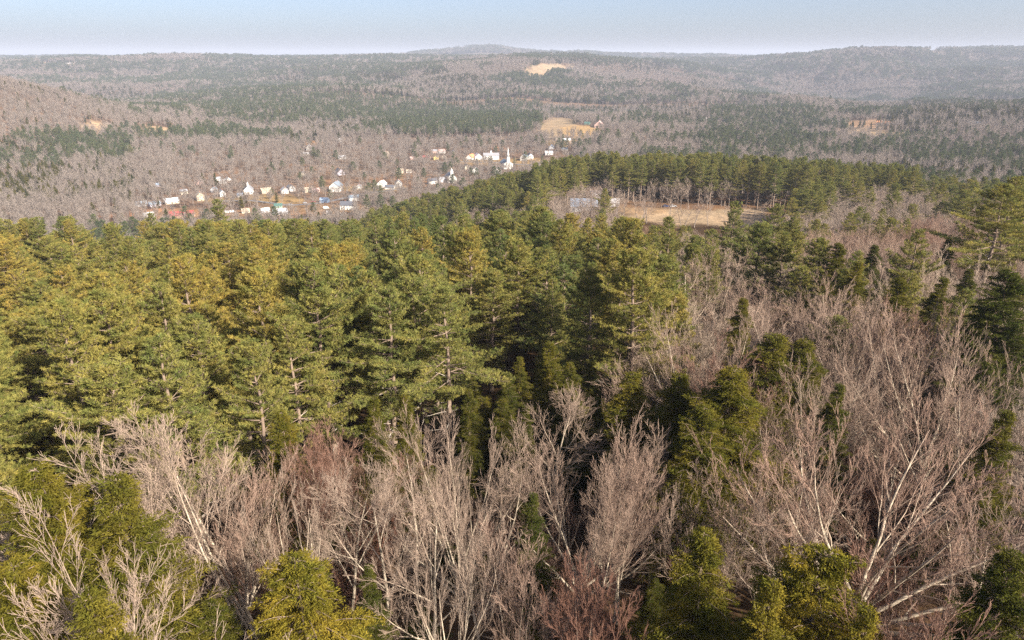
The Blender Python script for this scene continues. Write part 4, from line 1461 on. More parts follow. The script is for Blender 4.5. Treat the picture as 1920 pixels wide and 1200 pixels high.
# hero trees of the photograph: (kind, variant, photo x and y of the top, distance, crown scale, tint, turn, landmark phrase or None)
HERO = [
    # broad maple at the right and its neighbours
    ('broad', 5, 1695, 735, 53, 1.35, .55, 0.2, 'great broad bare maple with reddish top at right'),
    ('broad', 1, 1530, 860, 50, .7, .2, 1.0, 'pale bare tree with upright limbs left of the great maple'),
    ('bare', 1, 1455, 905, 47, 1.0, .2, 2.0, 'slim bare tree between the two lower right evergreens'),
    ('bare', 2, 1895, 915, 48, .8, .4, 0.0, 'bare tree at the right edge of the foreground'),
    ('clump', 0, 1790, 1100, 35, .9, .7, 1.0, 'twiggy brownish clump at the bottom right'),
    ('clump', 1, 1330, 920, 48, .8, .2, 0.0, 'greyish bare clump above the lower right hemlock'),
    ('hemlock', 0, 1325, 992, 35, 1.05, .55, 0, 'dark olive hemlock with pointed top at the bottom right'),
    ('hemlock', 3, 1540, 1030, 36, .95, .95, 0, 'golden hemlock at the bottom right'),
    ('hemlock', 1, 1450, 1090, 32, .8, .75, 0, 'olive hemlock squeezed between the two bottom hemlocks'),
    ('hemlock', 1, 1630, 1140, 33, .7, .8, 0, 'small hemlock right of the golden one'),
    ('hemlock', 2, 1905, 1040, 38, 1.0, .2, 0, 'dark hemlock in the bottom right corner'),
    ('hemlock', 1, 1890, 770, 66, .9, .35, 0, 'dark hemlock at right edge behind the maple'),
    ('broad', 4, 1340, 590, 76, 1.15, .3, 1.0, 'pale fan shaped bare tree with rusty top beside the layered pine'),
    ('broad', 5, 1500, 545, 98, 1.2, .3, 2.0, 'bare tree with many upright stems below the pale dead pine'),
    ('broad', 3, 1605, 570, 92, 1.1, .25, 1.0, 'greyish rounded bare crown in the middle of the belt'),
    ('broad', 4, 1700, 590, 90, 1.15, .3, 3.0, 'bare crown with white stems behind the great maple'),
    ('broad', 5, 1800, 610, 84, 1.15, .35, 4.0, 'wide bare crown behind and right of the great maple'),
    ('broad', 3, 1905, 640, 74, 1.0, .3, 5.0, 'bare crown at the right edge in the middle'),
    ('broad', 4, 1560, 660, 76, 1.0, .2, 4.5, 'spreading pale bare tree right of the pointed hemlocks'),
    ('broad', 5, 1430, 760, 60, .8, .4, 1.5, 'thin bare tree between broad hemlock and great maple'),
    ('bare', 4, 1290, 470, 120, 1.2, .25, 1.5, 'whitish bare tree at the foot of the layered pine on right'),
    ('broad', 3, 1345, 470, 128, 1.1, .3, 2.5, 'brown bare crown below the full green pine'),
    # centre foreground bare trees
    ('broad', 5, 1095, 810, 50, .95, .35, 2.2, 'bare spreading tree right of centre with arching side limbs'),
    ('bare', 0, 1040, 700, 64, 1.25, .25, 0.5, 'tall pale bare tree in the centre'),
    ('bare', 3, 930, 800, 51, .95, .25, 1.4, 'pale bare tree just left of the centre'),
    ('broad', 4, 850, 800, 50, .72, .2, 2.9, 'forked pale bare tree left of centre'),
    ('bare', 2, 760, 790, 52, 1.05, .3, 0.8, 'tall bare tree with several long upright limbs'),
    ('bare', 4, 700, 890, 45, .95, .15, 2.1, 'whitish bare tree left of the forked tree'),
    ('bare', 1, 625, 830, 49, 1.0, .15, 3.0, 'slender white stemmed bare tree at left'),
    ('broad', 0, 535, 900, 46, .62, .1, 1.2, 'white bare tree with crooked trunk'),
    ('leaning', 0, 450, 800, 46, 1.15, .15, 0.1, 'leaning whitish multi stemmed tree fanning to the left'),
    ('leaning', 1, 460, 965, 38.5, 1.25, .1, 0.05, 'low limb tree sweeping flat to the left'),
    ('clump', 2, 1180, 850, 49, .9, .45, .4, 'brownish bare clump between centre and hemlocks'),
    ('clump', 1, 1250, 830, 53, .9, .25, 2.4, 'pale bare clump in front of the dark hemlock gap'),
    ('clump', 0, 985, 1000, 38, .8, .45, 1.4, 'twiggy clump at the bottom centre'),
    ('broad', 1, 830, 985, 38, .55, .1, .4, 'pale bare tree with long horizontal limbs at bottom centre'),
    
    ('bare', 3, 1120, 890, 45, .8, .3, 1.9, 'thin bare tree beside the arching tree'),
    ('bare', 1, 890, 900, 44, .8, .2, .9, 'thin white bare tree in the bottom centre'),
    ('bare', 4, 785, 890, 42, .8, .2, .9, 'bare tree with thick tan trunk at bottom centre'),
    ('bare', 4, 80, 1010, 34, .85, .15, 1.0, 'pale bare tree in the bottom left corner'),
    ('broad', 1, 10, 1090, 33, .5, .2, .3, 'small pale bare tree at the left edge bottom'),
    # reddish twig masses behind the white trees
    ('clump', 0, 640, 815, 56, 1.1, .72, 1.1, 'rust coloured twiggy clump behind the white stemmed tree'),
    ('clump', 2, 560, 830, 55, 1.0, .8, .1, 'rust coloured twiggy clump left of the other one'),
    ('clump', 1, 385, 850, 52, 1.0, .5, .2, 'brown twiggy clump behind the leaning tree'),
    ('clump', 2, 1110, 1085, 34, .85, .85, .7, 'dark red twiggy clump at the bottom'),
    # bottom left evergreens
    ('hemlock', 0, 75, 870, 45, 1.25, .52, 0, 'broad olive hemlock at the left edge'),
    ('hemlock', 1, 215, 895, 43, 1.3, .42, 1, 'broad olive hemlock right of the left edge one'),
    ('hemlock', 2, 245, 1060, 42, 1.0, .4, 2, 'green hemlock under the leaning limbs'),
    ('hemlock', 3, 545, 1045, 38, 1.0, .9, 0, 'rounded yellow green hemlock at the bottom'),
    ('hemlock', 3, 390, 1130, 41, .8, .35, 0, 'dark green hemlock low beside the leaning limbs'),
    ('hemlock', 1, 690, 1060, 40, .7, .15, 0, 'dark green young hemlock behind pale stems'),
    ('hemlock', 1, 1000, 925, 47, .75, .1, 0, 'dark green young hemlock behind the centre bare trees'),
    ('hemlock', 1, 170, 1110, 30, .9, .45, 0, 'green hemlock in bottom left under the pale tree'),
    ('hemlock', 2, 15, 1060, 36, 1.0, .6, 0, 'olive hemlock cut by the left edge at the bottom'),
    ('hemlock', 0, 950, 700, 74, 1.0, .2, 1, 'dark hemlock behind the tall pale central bare tree'),
    ('hemlock', 2, 880, 730, 70, .9, .3, 1, 'dark hemlock under the pine with pale lower limbs'),
    ('hemlock', 1, 985, 760, 66, .9, .25, 1, 'dark hemlock low in the centre behind bare crowns'),
    ('hemlock', 1, 1120, 745, 68, 1.0, .15, 1, 'dark hemlock in the shade left under the layered pine'),
    # hemlock belt between pines and bare trees
    ('hemlock', 0, 530, 770, 60, .95, .55, 0, 'olive hemlock between the white trees and the pine stand'),
    ('hemlock', 1, 700, 745, 62, .9, .3, 1, 'dark hemlock below the pines left of centre'),
    ('hemlock', 2, 760, 740, 63, .9, .4, 2, 'dark hemlock in the middle below the pines'),
    ('hemlock', 0, 1030, 640, 76, 1.0, .45, 1, 'hemlock left of the big foreground pine'),
    ('hemlock', 2, 1070, 680, 72, 1.0, .35, 1, 'dark hemlock below the big foreground pine'),
    ('hemlock', 1, 1185, 700, 66, 1.5, .5, 2, 'dense hemlock directly under the big foreground pine'),
    ('hemlock', 0, 1270, 700, 64, 1.35, .45, 2, 'olive hemlock right of the big foreground pine'),
    ('hemlock', 2, 1375, 695, 61, 1.85, .5, 0, 'broad olive hemlock in the right middle'),
    ('hemlock', 0, 1325, 760, 57, 1.45, .42, 0, 'hemlock left of the broad olive hemlock'),
    ('hemlock', 1, 1455, 628, 76, 1.8, .38, 0, 'pointed green hemlock behind the broad one'),
    ('hemlock', 2, 1510, 640, 78, 1.6, .35, 0, 'twin pointed green hemlock right of the other'),
    ('hemlock', 1, 1575, 720, 68, .8, .2, 0, 'small dark hemlock between bare crowns at right'),
    ('hemlock', 0, 1575, 455, 138, 1.2, .35, 0, 'green hemlock beside the pale dead pine'),
    ('hemlock', 1, 1610, 490, 122, 1.0, .5, 0, 'olive hemlock right of the pale dead pine'),
    ('hemlock', 2, 1642, 460, 150, 1.1, .12, 0, 'dark pointed hemlock in the bare belt'),
    ('hemlock', 0, 1690, 520, 112, 1.1, .4, 0, 'olive hemlock below the right hand pine'),
    ('hemlock', 1, 1770, 520, 116, 1.0, .3, 0, 'dark hemlock right of the right hand pine'),
    ('hemlock', 2, 1820, 505, 130, 1.0, .2, 0, 'short dark hemlock in the bare belt at right'),
    ('hemlock', 0, 1895, 505, 96, 1.5, .1, 0, 'large dark hemlock at the right edge'),
    ('hemlock', 1, 1840, 590, 94, 1.0, .15, 0, 'dark hemlock left below the large dark one'),
    ('hemlock', 2, 1780, 450, 165, 1.0, .15, 0, 'tiny dark round hemlock in the bare belt'),
    ('hemlock', 2, 1395, 560, 92, .9, .45, 0, 'thin olive hemlock among bare trees right of centre'),
    # pines that stand out
    ('pine', 3, 1205, 470, 84, 1.12, .62, 0.4, 'big layered pine standing right of centre'),
    ('pine', 0, 1105, 500, 88, .95, .45, 1.4, 'dark flanked pine left of the big layered pine'),
    ('pine', 1, 1035, 520, 96, .9, .5, 1.4, 'pine with darker boughs in the centre'),
    ('pine', 2, 835, 545, 76, 1.15, .42, 1.2, 'pine with bare pale lower limbs left of centre'),
    ('pine', 4, 545, 600, 72, 1.05, .55, 2.2, 'pine above the olive hemlock with a broken pale trunk'),
    ('pine', 5, 460, 640, 66, 1.0, .5, .2, 'pine with tall pale lower trunk above the leaning tree'),
    ('pine', 0, 930, 395, 175, 1.2, .35, 0.2, 'dark sided pine on the far edge of the stand'),
    ('pine', 3, 1010, 390, 170, 1.15, .4, 3.2, 'broad green pine on the far edge of the stand'),
    ('pine', 3, 1165, 410, 160, 1.1, .6, 3.2, 'tall yellowish pine just left of the straw field'),
    ('pine', 1, 1255, 405, 175, .85, .5, 0.2, 'narrow pine in front of the straw field'),
    ('pine', 4, 1380, 380, 200, .9, .3, 0.2, 'slender pine rising over the straw field'),
    ('pine', 3, 1425, 420, 145, 1.2, .2, 2.2, 'full green pine right below the straw field'),
    ('pine', 0, 1470, 440, 142, 1.0, .45, 1.2, 'pine right behind the full green pine'),
    ('pine', 5, 1535, 450, 138, 1.1, .5, 1.2, 'pine with pale dead limbs showing'),
    ('pine', 2, 1460, 385, 230, .9, .4, 1.2, 'upswept pine at the right end of the field'),
    ('pine', 0, 1490, 410, 215, .9, .45, 2.2, 'pine leaning over the bare woods right of the field'),
    ('pine', 1, 1728, 430, 140, 1.15, .5, 2.2, 'pine standing alone in the bare woods at right'),
    ('pine', 2, 1890, 350, 168, 1.3, .55, 0.5, 'large pine at the right edge'),
    ('pine', 4, 1915, 330, 190, 1.1, .5, 0.5, 'pine behind the large one at the right edge'),
    ('pine', 4, 405, 372, 268, .95, .35, 0.5, 'lone pine rising above the stand against the village'),
    ('pine', 1, 280, 398, 262, .95, .4, 1.5, 'pine tip rising left of the red barn'),
]

cand = []       # every tree: [x, y, kind, variant, h, sxy, tint, rot, phrase]


def tree_from_top(kind, var, px, py, d, cs, tint, rot, phrase):
    az, te = az_tel(px, py)
    x, y = d * math.sin(az), d * math.cos(az)
    ztop = CZ - d * te
    h = ztop - gz(x, y)
    h = max(3.0, min(h, 33.0))
    H0 = PROTO[kind][var][2]
    s = h / H0
    cand.append([x, y, kind, var, s, cs * (s * 0.35 + 0.65 * min(1.25, max(s, .6))), tint, rot, phrase])


for hr in HERO:
    tree_from_top(*hr)
HEROXY = np.array([(c[0], c[1]) for c in cand])
HERO_D = np.hypot(HEROXY[:, 0], HEROXY[:, 1])


def far_from_heroes(x, y, k=4.2):
    ok = np.ones(len(x), bool)
    for (hx, hy) in HEROXY:
        ok &= (x - hx) ** 2 + (y - hy) ** 2 > k * k
    return ok


# the dense pine stand on the left and centre
x, y = scatter(54, 305, 8.7, az0=-60, seed=11)
d = np.hypot(x, y)
z = ground(x, y)
px, py, _ = project(x, y, z + 25)
near = np.interp(px, [0, 330, 600, 900, 1000, 1280], [55, 60, 66, 70, 86, 92])
right = np.interp(d, [60, 90, 130, 170, 210, 262, 305], [900, 1270, 1285, 1230, 1130, 1010, 900]) + (vnoise(x, y, 25, 5, 2) - .5) * 160
keep = (d > near) & (px < right) & (px > -2600) & far_from_heroes(x, y, 5.0) & (d < np.interp(px, [0, 500, 800, 1100], [302, 285, 250, 240]))
gap = vnoise(x, y, 22.0, 77, 2) > 0.30
for i in np.where(keep & gap)[0]:
    bare_here = (((px[i] - 880) / 60) ** 2 + ((py[i] - 520) / 50) ** 2 < 1) or (((px[i] - 1110) / 40) ** 2 + ((py[i] - 470) / 30) ** 2 < 1) or rng.random() < 0.025
    h = rng.uniform(20.0, 29.0)
    if bare_here and rng.random() < .8:
        v = int(rng.integers(0, 5))
        cand.append([x[i], y[i], 'bare', v, 21 / PROTO['bare'][v][2], 1.0, .25, rng.uniform(0, 6), None])
        continue
    v = int(rng.integers(0, 6))
    tint = float(np.clip(0.5 + (vnoise(x[i], y[i], 30, 88, 2) - .5) * 1.1 + rng.normal() * 0.23 + (0.12 if px[i] < 500 else -0.06), 0, 1))
    if 190 < px[i] < 700 and d[i] > 150:
        tp_ = project(x[i], y[i], z[i] + h)[1]
        if tp_ < 413:
            h -= (413 - tp_) * d[i] / F * 1.05
        if h < 15:
            continue
    cand.append([x[i], y[i], 'pine', v, h / 26.0, rng.uniform(1.0, 1.3), tint, rng.uniform(0, 6.28), None])

# bare woods with scattered evergreens right of the stand
x, y = scatter(58, 330, 8.0, az0=-10, az1=60, seed=12)
d = np.hypot(x, y)
z = ground(x, y)
px, py, _ = project(x, y, z + 20)
right = np.interp(d, [58, 90, 130, 170, 210, 262, 330], [1130, 1270, 1285, 1270, 1190, 1020, 1000])
fld = field_w(x, y, z)
keepf = np.ones(len(x), bool)
for w_, fd in zip(fld, FIELDS):
    if fd[7] > 0.9:
        keepf &= w_ < 0.3
tpx, tpy, _ = project(x, y, z + 19)
keepf &= ~((tpx > 1165) & (tpx < 1470) & (tpy < 424))
keep = (px > right) & far_from_heroes(x, y, 4.0) & keepf & clear_of_houses(x, y) & (px < 6000)
for i in np.where(keep)[0]:
    u = rng.random()
    n = vnoise(x[i], y[i], 45, 99, 2)
    pc = 0.04 + 0.14 * float(sstep(.55, .7, n)) + (0.25 if (px[i] < 1340 and d[i] > 120) else 0) + (0.05 if d[i] > 260 else 0)
    rr = rng.uniform(0, 6.28)
    if u < pc:
        v = int(rng.integers(0, 6))
        cand.append([x[i], y[i], 'pine', v, rng.uniform(17, 24) / 26, rng.uniform(.8, 1.05), float(rng.uniform(.3, .7)), rr, None])
    elif u < pc + 0.03:
        v = int(rng.integers(0, 3))
        cand.append([x[i], y[i], 'hemlock', v, rng.uniform(10, 15) / PROTO['hemlock'][v][2], rng.uniform(.7, .9), float(rng.uniform(.1, .5)), rr, None])
    else:
        v = int(rng.integers(0, 5))
        h = rng.uniform(15, 20)
        tint = float(np.clip(0.28 + (vnoise(x[i], y[i], 30, 101, 2) - .5) * 1.3 + rng.normal() * .1, 0, 1))
        kd = ('bare', 'broad', 'clump')[int(rng.choice(3, p=[.4, .4, .2]))]
        v = v if kd == 'bare' else (v % 3 if kd == 'clump' else (v + 1) % 6)
        cand.append([x[i], y[i], kd, v, h / PROTO[kd][v][2], rng.uniform(1.0, 1.35), tint, rr, None])

# foreground fill under and between the heroes
x, y = scatter(20, 92, 4.3, az0=-62, az1=62, seed=13)
d = np.hypot(x, y)
px, py, _ = project(x, y, ground(x, y) + 12)
tpx, tpy, _ = project(x, y, ground(x, y) + 13)
fore = np.zeros(len(x), bool)
for hr in HERO:
    if hr[4] < 80 and (hr[4] > 42 or hr[0] != 'hemlock'):
        hw = {'broad': 190, 'leaning': 170}.get(hr[0], 90) * hr[5] * 40 / hr[4]
        fore |= (np.abs(tpx - hr[2]) < hw) & (d < hr[4] - 1) & (tpy < hr[3] + 260 * 50 / hr[4])
keep = far_from_heroes(x, y, 2.4) & (px > -3000) & (px < 6000) & ((px > 330) | (d < 55)) & ((d < 62) | (px > 880))
for i in np.where(keep)[0]:
    u = rng.random()
    rr = rng.uniform(0, 6.28)
    if d[i] >= 62 and px[i] < 1160:
        if u < .55:
            v = int(rng.integers(0, 4))
            cand.append([x[i], y[i], 'hemlock', v, rng.uniform(8, 14) / PROTO['hemlock'][v][2], .8, float(rng.uniform(.2, .6)), rr, None])
        continue
    if (d[i] > 66 and u > .5) or (fore[i] and u >= .40):
        continue
    if px[i] < 330:
        v = int(rng.integers(0, 4))
        cand.append([x[i], y[i], 'hemlock', v, rng.uniform(5, 10) / PROTO['hemlock'][v][2], .6, float(rng.uniform(.3, .8)), rr, None])
    elif u < .30:
        v = int(rng.integers(0, 3))
        cand.append([x[i], y[i], 'shrub', v, rng.uniform(5, 9) / 7, rng.uniform(.9, 1.3), float(rng.uniform(.55, 1)), rr, None])
    elif u < .48:
        v = int(rng.integers(0, 3))
        cand.append([x[i], y[i], 'hemlock', v, rng.uniform(3.5, 8) / PROTO['hemlock'][v][2], .5, float(rng.uniform(.0, .4)), rr, None])
    elif u < .56 and d[i] > 38:
        v = int(rng.integers(0, 5))
        cand.append([x[i], y[i], 'bare', v, rng.uniform(13, 18) / PROTO['bare'][v][2], rng.uniform(.7, .95), float(rng.uniform(.1, .6)), rr, None])

# middle distance: slope below the stand, the pine plateau beyond the field
x, y = scatter(255, 640, 9.6, seed=14)
d = np.hypot(x, y)
z = ground(x, y)
px, py, _ = project(x, y, z + 24)
bx, by, _ = project(x, y, z)
fld = field_w(x, y, z)
keepf = np.ones(len(x), bool)
for w_, fd in zip(fld, FIELDS):
    if fd[7] > 0.9:
        keepf &= w_ < 0.3
keepf &= ~((px > 1000) & (d < 330)) & ~((px < 900) & (d < 303))
tpx, tpy, _ = project(x, y, z + 22)
keepf &= ~((tpx > 1165) & (tpx < 1480) & (tpy < 415) & (d < 395))
clr = clear_of_houses(x, y)
for i in np.where(keepf & clr)[0]:
    P_, D_ = px[i], d[i]
    rr = rng.uniform(0, 6.28)
    n = float(vnoise(x[i], y[i], 40, 111, 2))
    # the ridge of pines from the field to the village
    near_edge = np.interp(P_, [690, 800, 900, 1000, 1080, 1180, 1480, 1560, 1650, 1920], [470, 440, 400, 400, 470, 448, 448, 470, 505, 530])
    ridge = (P_ > 690) & (P_ < 1720) & (D_ > near_edge) & (D_ < 620)
    if P_ < 690:
        pc = 0.55
    elif ridge:
        pc = 0.93 - 0.45 * float(sstep(1480, 1640, P_)) * (1 if n < .55 else 0)
        if 730 < P_ < 1080 and n < .42:
            pc = .35
    elif P_ > 1720:
        pc = 0.14 + 0.5 * float(sstep(.53, .62, n))
    else:
        pc = 0.06 + 0.3 * float(sstep(.58, .67, n))
    if 1480 < P_ < 1560 and 380 < D_ < 470:
        pc = 1.0
    u = rng.random()
    if u < pc:
        v = int(rng.integers(0, 6))
        h = rng.uniform(25, 31) if ridge else rng.uniform(19, 25)
        if P_ < 1000:
            h *= .82
        cand.append([x[i], y[i], 'pine', v, h / 26, rng.uniform(.95, 1.25), float(np.clip(.42 + rng.normal() * .16, 0, 1)), rr, None])
    else:
        v = int(rng.integers(0, 5))
        cand.append([x[i], y[i], 'bare', v, rng.uniform(14, 19) / PROTO['bare'][v][2], rng.uniform(.95, 1.25), float(np.clip(.3 + rng.normal() * .15, 0, 1)), rr, None])
# bare trees standing at the far side of the straw field
for px0, py0 in [(1228, 388), (1240, 390), (1258, 391), (1276, 393), (1290, 391), (1326, 391), (1352, 388), (1366, 388), (1420, 380), (1440, 378)]:
    hx, hy, dd = hit(px0, py0, 340, 600)
    v = px0 % 5
    cand.append([hx, hy, 'bare', v, rng.uniform(17, 21) / PROTO['bare'][v][2], .85, .15, px0 * .7, None])

for c_ in cand:
    if c_[2] == 'broad' and c_[3] >= 3:
        c_[5] *= .82

# the far country
far = []


def far_zone(d0, d1, sp, seed, big=1.0):
    x, y = scatter(d0, d1, sp, seed=seed)
    d = np.hypot(x, y)
    z = ground(x, y)
    px, py, _ = project(x, y, z + 8)
    g = np.random.default_rng(seed + 500)
    keep = np.ones(len(x), bool)
    for w_, fd in zip(field_w(x, y, z), FIELDS):
        keep &= g.random(len(x)) > w_ * fd[7]
    keep &= clear_of_houses(x, y)
    vil = (px > 330) & (px < 1080) & (py > 270) & (py < 420) & (d > 620) & (d < 1400)
    keep &= ~(vil & (g.random(len(x)) < 0.35))
    p, kd = conifer_prob(px, py, x, y, d)
    con = g.random(len(x)) < p
    red = np.zeros(len(x))
    for (cx, cyy, rx, ry, s) in REDS:
        q = ((px - cx) / rx) ** 2 + ((py - cyy) / ry) ** 2
        red = np.maximum(red, s * (1 - sstep(.5, 1.2, q + (vnoise(x, y, 90, 131, 2) - .5))))
    con &= g.random(len(x)) > red * .8
    tint = np.clip(np.where(con, g.normal(.32, .16, len(x)), .12 + red * .9 + g.normal(0, .10, len(x)) + (vnoise(x, y, 160, 141, 2) - .5) * .9), 0, 1)
    idx = np.where(con, np.where(kd > .5, 8 + g.integers(0, 2, len(x)), 5 + g.integers(0, 3, len(x))), g.integers(0, 5, len(x)))
    hs = np.where(con, g.uniform(.6, 1.08, len(x)), g.uniform(.65, 1.12, len(x))) * (1 if big == 1 else 1.0 + (big - 1) * .5)
    ws = hs * np.where(con, 1.0, 1.1) * g.uniform(.85, 1.2, len(x)) * big
    hs = np.where(vil, hs * .85, hs)
    for i in np.where(keep)[0]:
        far.append((x[i], y[i], z[i], idx[i], ws[i], hs[i], tint[i], d[i]))


far_zone(640, 1500, 9.8, 21)
far_zone(1500, 2600, 10.5, 22, 1.05)
far_zone(2600, 4600, 12.5, 23, 1.3)
far_zone(4600, 8200, 20.0, 24, 1.9)
far_zone(8200, 10500, 34.0, 25, 3.0)
far = np.array(far)

# what can be seen at all: sweep outwards and keep what rises above the nearer woods
AB = 0.0015


def visible(x, y, ztop, width, margin):
    d = np.hypot(x, y)
    a = np.arctan2(x, y)
    el = (ztop - CZ) / d
    nb = int(2.6 / AB)
    hor = np.full(nb, -9.0)
    vis = np.zeros(len(x), bool)
    order = np.argsort(d)
    for i in order:
        hw = width[i] / d[i] * 0.5
        b0 = max(0, int((a[i] - hw + 1.3) / AB))
        b1 = min(nb, int((a[i] + hw + 1.3) / AB) + 1)
        if b1 <= b0:
            continue
        seg = hor[b0:b1]
        if el[i] > seg.min() - margin / d[i]:
            vis[i] = True
        top = (ztop[i] - CZ - 5.0) / d[i]
        np.maximum(seg, top, out=seg)
    return vis


CX = np.array([c[0] for c in cand])
CY = np.array([c[1] for c in cand])
CZZ = ground(CX, CY)
CH = np.array([PROTO[c[2]][c[3]][2] * c[4] for c in cand])
ax_ = np.concatenate([CX, far[:, 0]])
ay_ = np.concatenate([CY, far[:, 1]])
az_ = np.concatenate([CZZ + CH, far[:, 2] + far[:, 5] * 17])
aw_ = np.concatenate([np.full(len(CX), 8.0), far[:, 4] * 8])
vis = visible(ax_, ay_, az_, aw_, 22.0)
cv = vis[:len(CX)]
far = far[vis[len(CX):]]
print('candidates', len(cand), 'visible', cv.sum(), 'far', len(far))

# ------------------------------------------------------------------ choose the individual trees
KINDNAME = {'pine': ('pine_tree', 'pine tree'), 'hemlock': ('hemlock_tree', 'hemlock tree'), 'bare': ('bare_tree', 'bare tree'), 'broad': ('bare_tree', 'bare tree'),
            'clump': ('bare_tree', 'bare tree'), 'leaning': ('bare_tree', 'bare tree'), 'shrub': ('bare_shrub', 'shrub')}
GROUPS = {'pine_tree': 'white pines of the woods', 'hemlock_tree': 'hemlocks scattered through the woods', 'bare_tree': 'leafless trees of the woods', 'bare_shrub': 'leafless shrubs under the trees'}
PX, PY, _ = project(CX, CY, CZZ + CH * 0.85)
dist = np.sqrt(CX ** 2 + CY ** 2)
inframe = (PX > -30) & (PX < 1950) & (PY > 0) & (PY < 1230)
score = CH / dist * np.where(inframe & cv, 1.0, 0.0)
for i, c in enumerate(cand):
    if c[8]:
        score[i] += 10
single = np.zeros(len(cand), bool)
for nm in GROUPS:
    ids = [i for i, c in enumerate(cand) if KINDNAME[c[2]][0] == nm and score[i] > 0]
    ids.sort(key=lambda i: -score[i])
    for i in ids[:296]:
        single[i] = True

LM = [(339, 400, 'the red barn'), (405, 385, 'the lone village pine'), (60, 430, 'the left end of the stand skyline'), (640, 400, 'the large dark roofed white house'),
      (835, 560, 'the pine with pale lower limbs'), (1205, 540, 'the big layered pine'), (930, 430, 'the dark sided skyline pine'), (1310, 420, 'the straw field'),
      (545, 640, 'the pine with broken pale trunk'), (300, 500, 'the bare snag in the stand'), (100, 560, 'the orange tinged pines at left edge'),
      (60, 740, 'the dark gap at the left edge'), (250, 700, 'the olive pines over the left hemlocks'), (700, 520, 'the dense middle of the stand'),
      (480, 500, 'the left middle of the stand'), (1425, 480, 'the full green pine below the field'), (1728, 470, 'the lone pine in bare woods'),
      (1890, 400, 'the large pine at the right edge'), (1895, 560, 'the large dark hemlock'), (1480, 690, 'the twin pointed hemlocks'), (1705, 820, 'the great broad maple'),
      (1325, 1050, 'the dark olive bottom hemlock'), (1540, 1080, 'the golden bottom hemlock'), (1095, 880, 'the arching bare tree'), (850, 880, 'the forked pale tree'),
      (625, 900, 'the slender white stemmed tree'), (420, 900, 'the leaning whitish tree'), (215, 980, 'the broad olive hemlocks'), (545, 1090, 'the rounded yellow green hemlock'),
      (1350, 320, 'the far pine stand above the field'), (1150, 320, 'the left end of far pine ridge'), (850, 370, 'the pine ridge below the cupola church'),
      (1094, 385, 'the long pale blue roof'), (1600, 320, 'the right end of far pine ridge'), (1800, 330, 'the mixed woods at far right'), (1600, 420, 'the grey bare slope beside the field'),
      (1500, 560, 'the bare crowns under the field pines'), (1330, 640, 'the pale tree beside the layered pine'), (1750, 640, 'the broad belt of bare crowns'),
      (730, 350, 'the white gables by the ridge')]
ORD = ['first', 'second', 'third', 'fourth', 'fifth', 'sixth', 'seventh', 'eighth', 'ninth', 'tenth', 'eleventh', 'twelfth', 'thirteenth', 'fourteenth', 'fifteenth',
       'sixteenth', 'seventeenth', 'eighteenth', 'nineteenth', 'twentieth']


def ordinal(k):
    if k < 20:
        return ORD[k]
    n = k + 1
    return str(n) + ({1: 'st', 2: 'nd', 3: 'rd'}.get(n % 10, 'th') if n % 100 not in (11, 12, 13) else 'th')


def adj(kind, tint):
    if kind == 'pine':
        return 'blue green pine' if tint < .33 else ('green pine' if tint < .52 else ('olive pine' if tint < .72 else 'yellowish pine'))
    if kind == 'hemlock':
        return 'dark hemlock' if tint < .35 else ('olive hemlock' if tint < .65 else 'golden hemlock')
    if kind == 'shrub':
        return 'reddish leafless shrub'
    return 'pale bare tree' if tint < .25 else ('brownish bare tree' if tint < .5 else 'reddish bare tree')


buckets = {}
for i in np.where(single)[0]:
    c = cand[i]
    if c[8]:
        continue
    dd = [math.hypot((PX[i] - a), (PY[i] - b) * 1.6) for a, b, _ in LM]
    j = int(np.argmin(dd))
    dx, dy = PX[i] - LM[j][0], (PY[i] - LM[j][1]) * 1.6
    if abs(dx) > abs(dy):
        rel = 'left of ' if dx < 0 else 'right of '
    else:
        rel = 'behind ' if dy < 0 else 'in front of '
    buckets.setdefault((adj(c[2], c[6]), rel + LM[j][2]), []).append(i)
LABEL = {}
for (a, where), ids in buckets.items():
    ids.sort(key=lambda i: PX[i])
    for k, i in enumerate(ids):
        if len(ids) == 1:
            LABEL[i] = f'{a} {where}'
        else:
            LABEL[i] = f'{ordinal(k)} {a} from left {where}'

for i in np.where(single)[0]:
    x, y, kind, var, s, sxy, tint, rot, phrase = cand[i]
    nm, cat = KINDNAME[kind]
    tm, cm, H0, _ = PROTO[kind][var]
    e = empty(nm, x, y, float(CZZ[i]), rot)
    e.scale = (sxy, sxy, s)
    tag(e, phrase or LABEL[i], cat, GROUPS[nm])
    for part, me in (('trunk', tm), ('crown', cm)):
        o = bpy.data.objects.new(part, me)
        o['tint'] = float(tint)
        COL.objects.link(o)
        o.parent = e


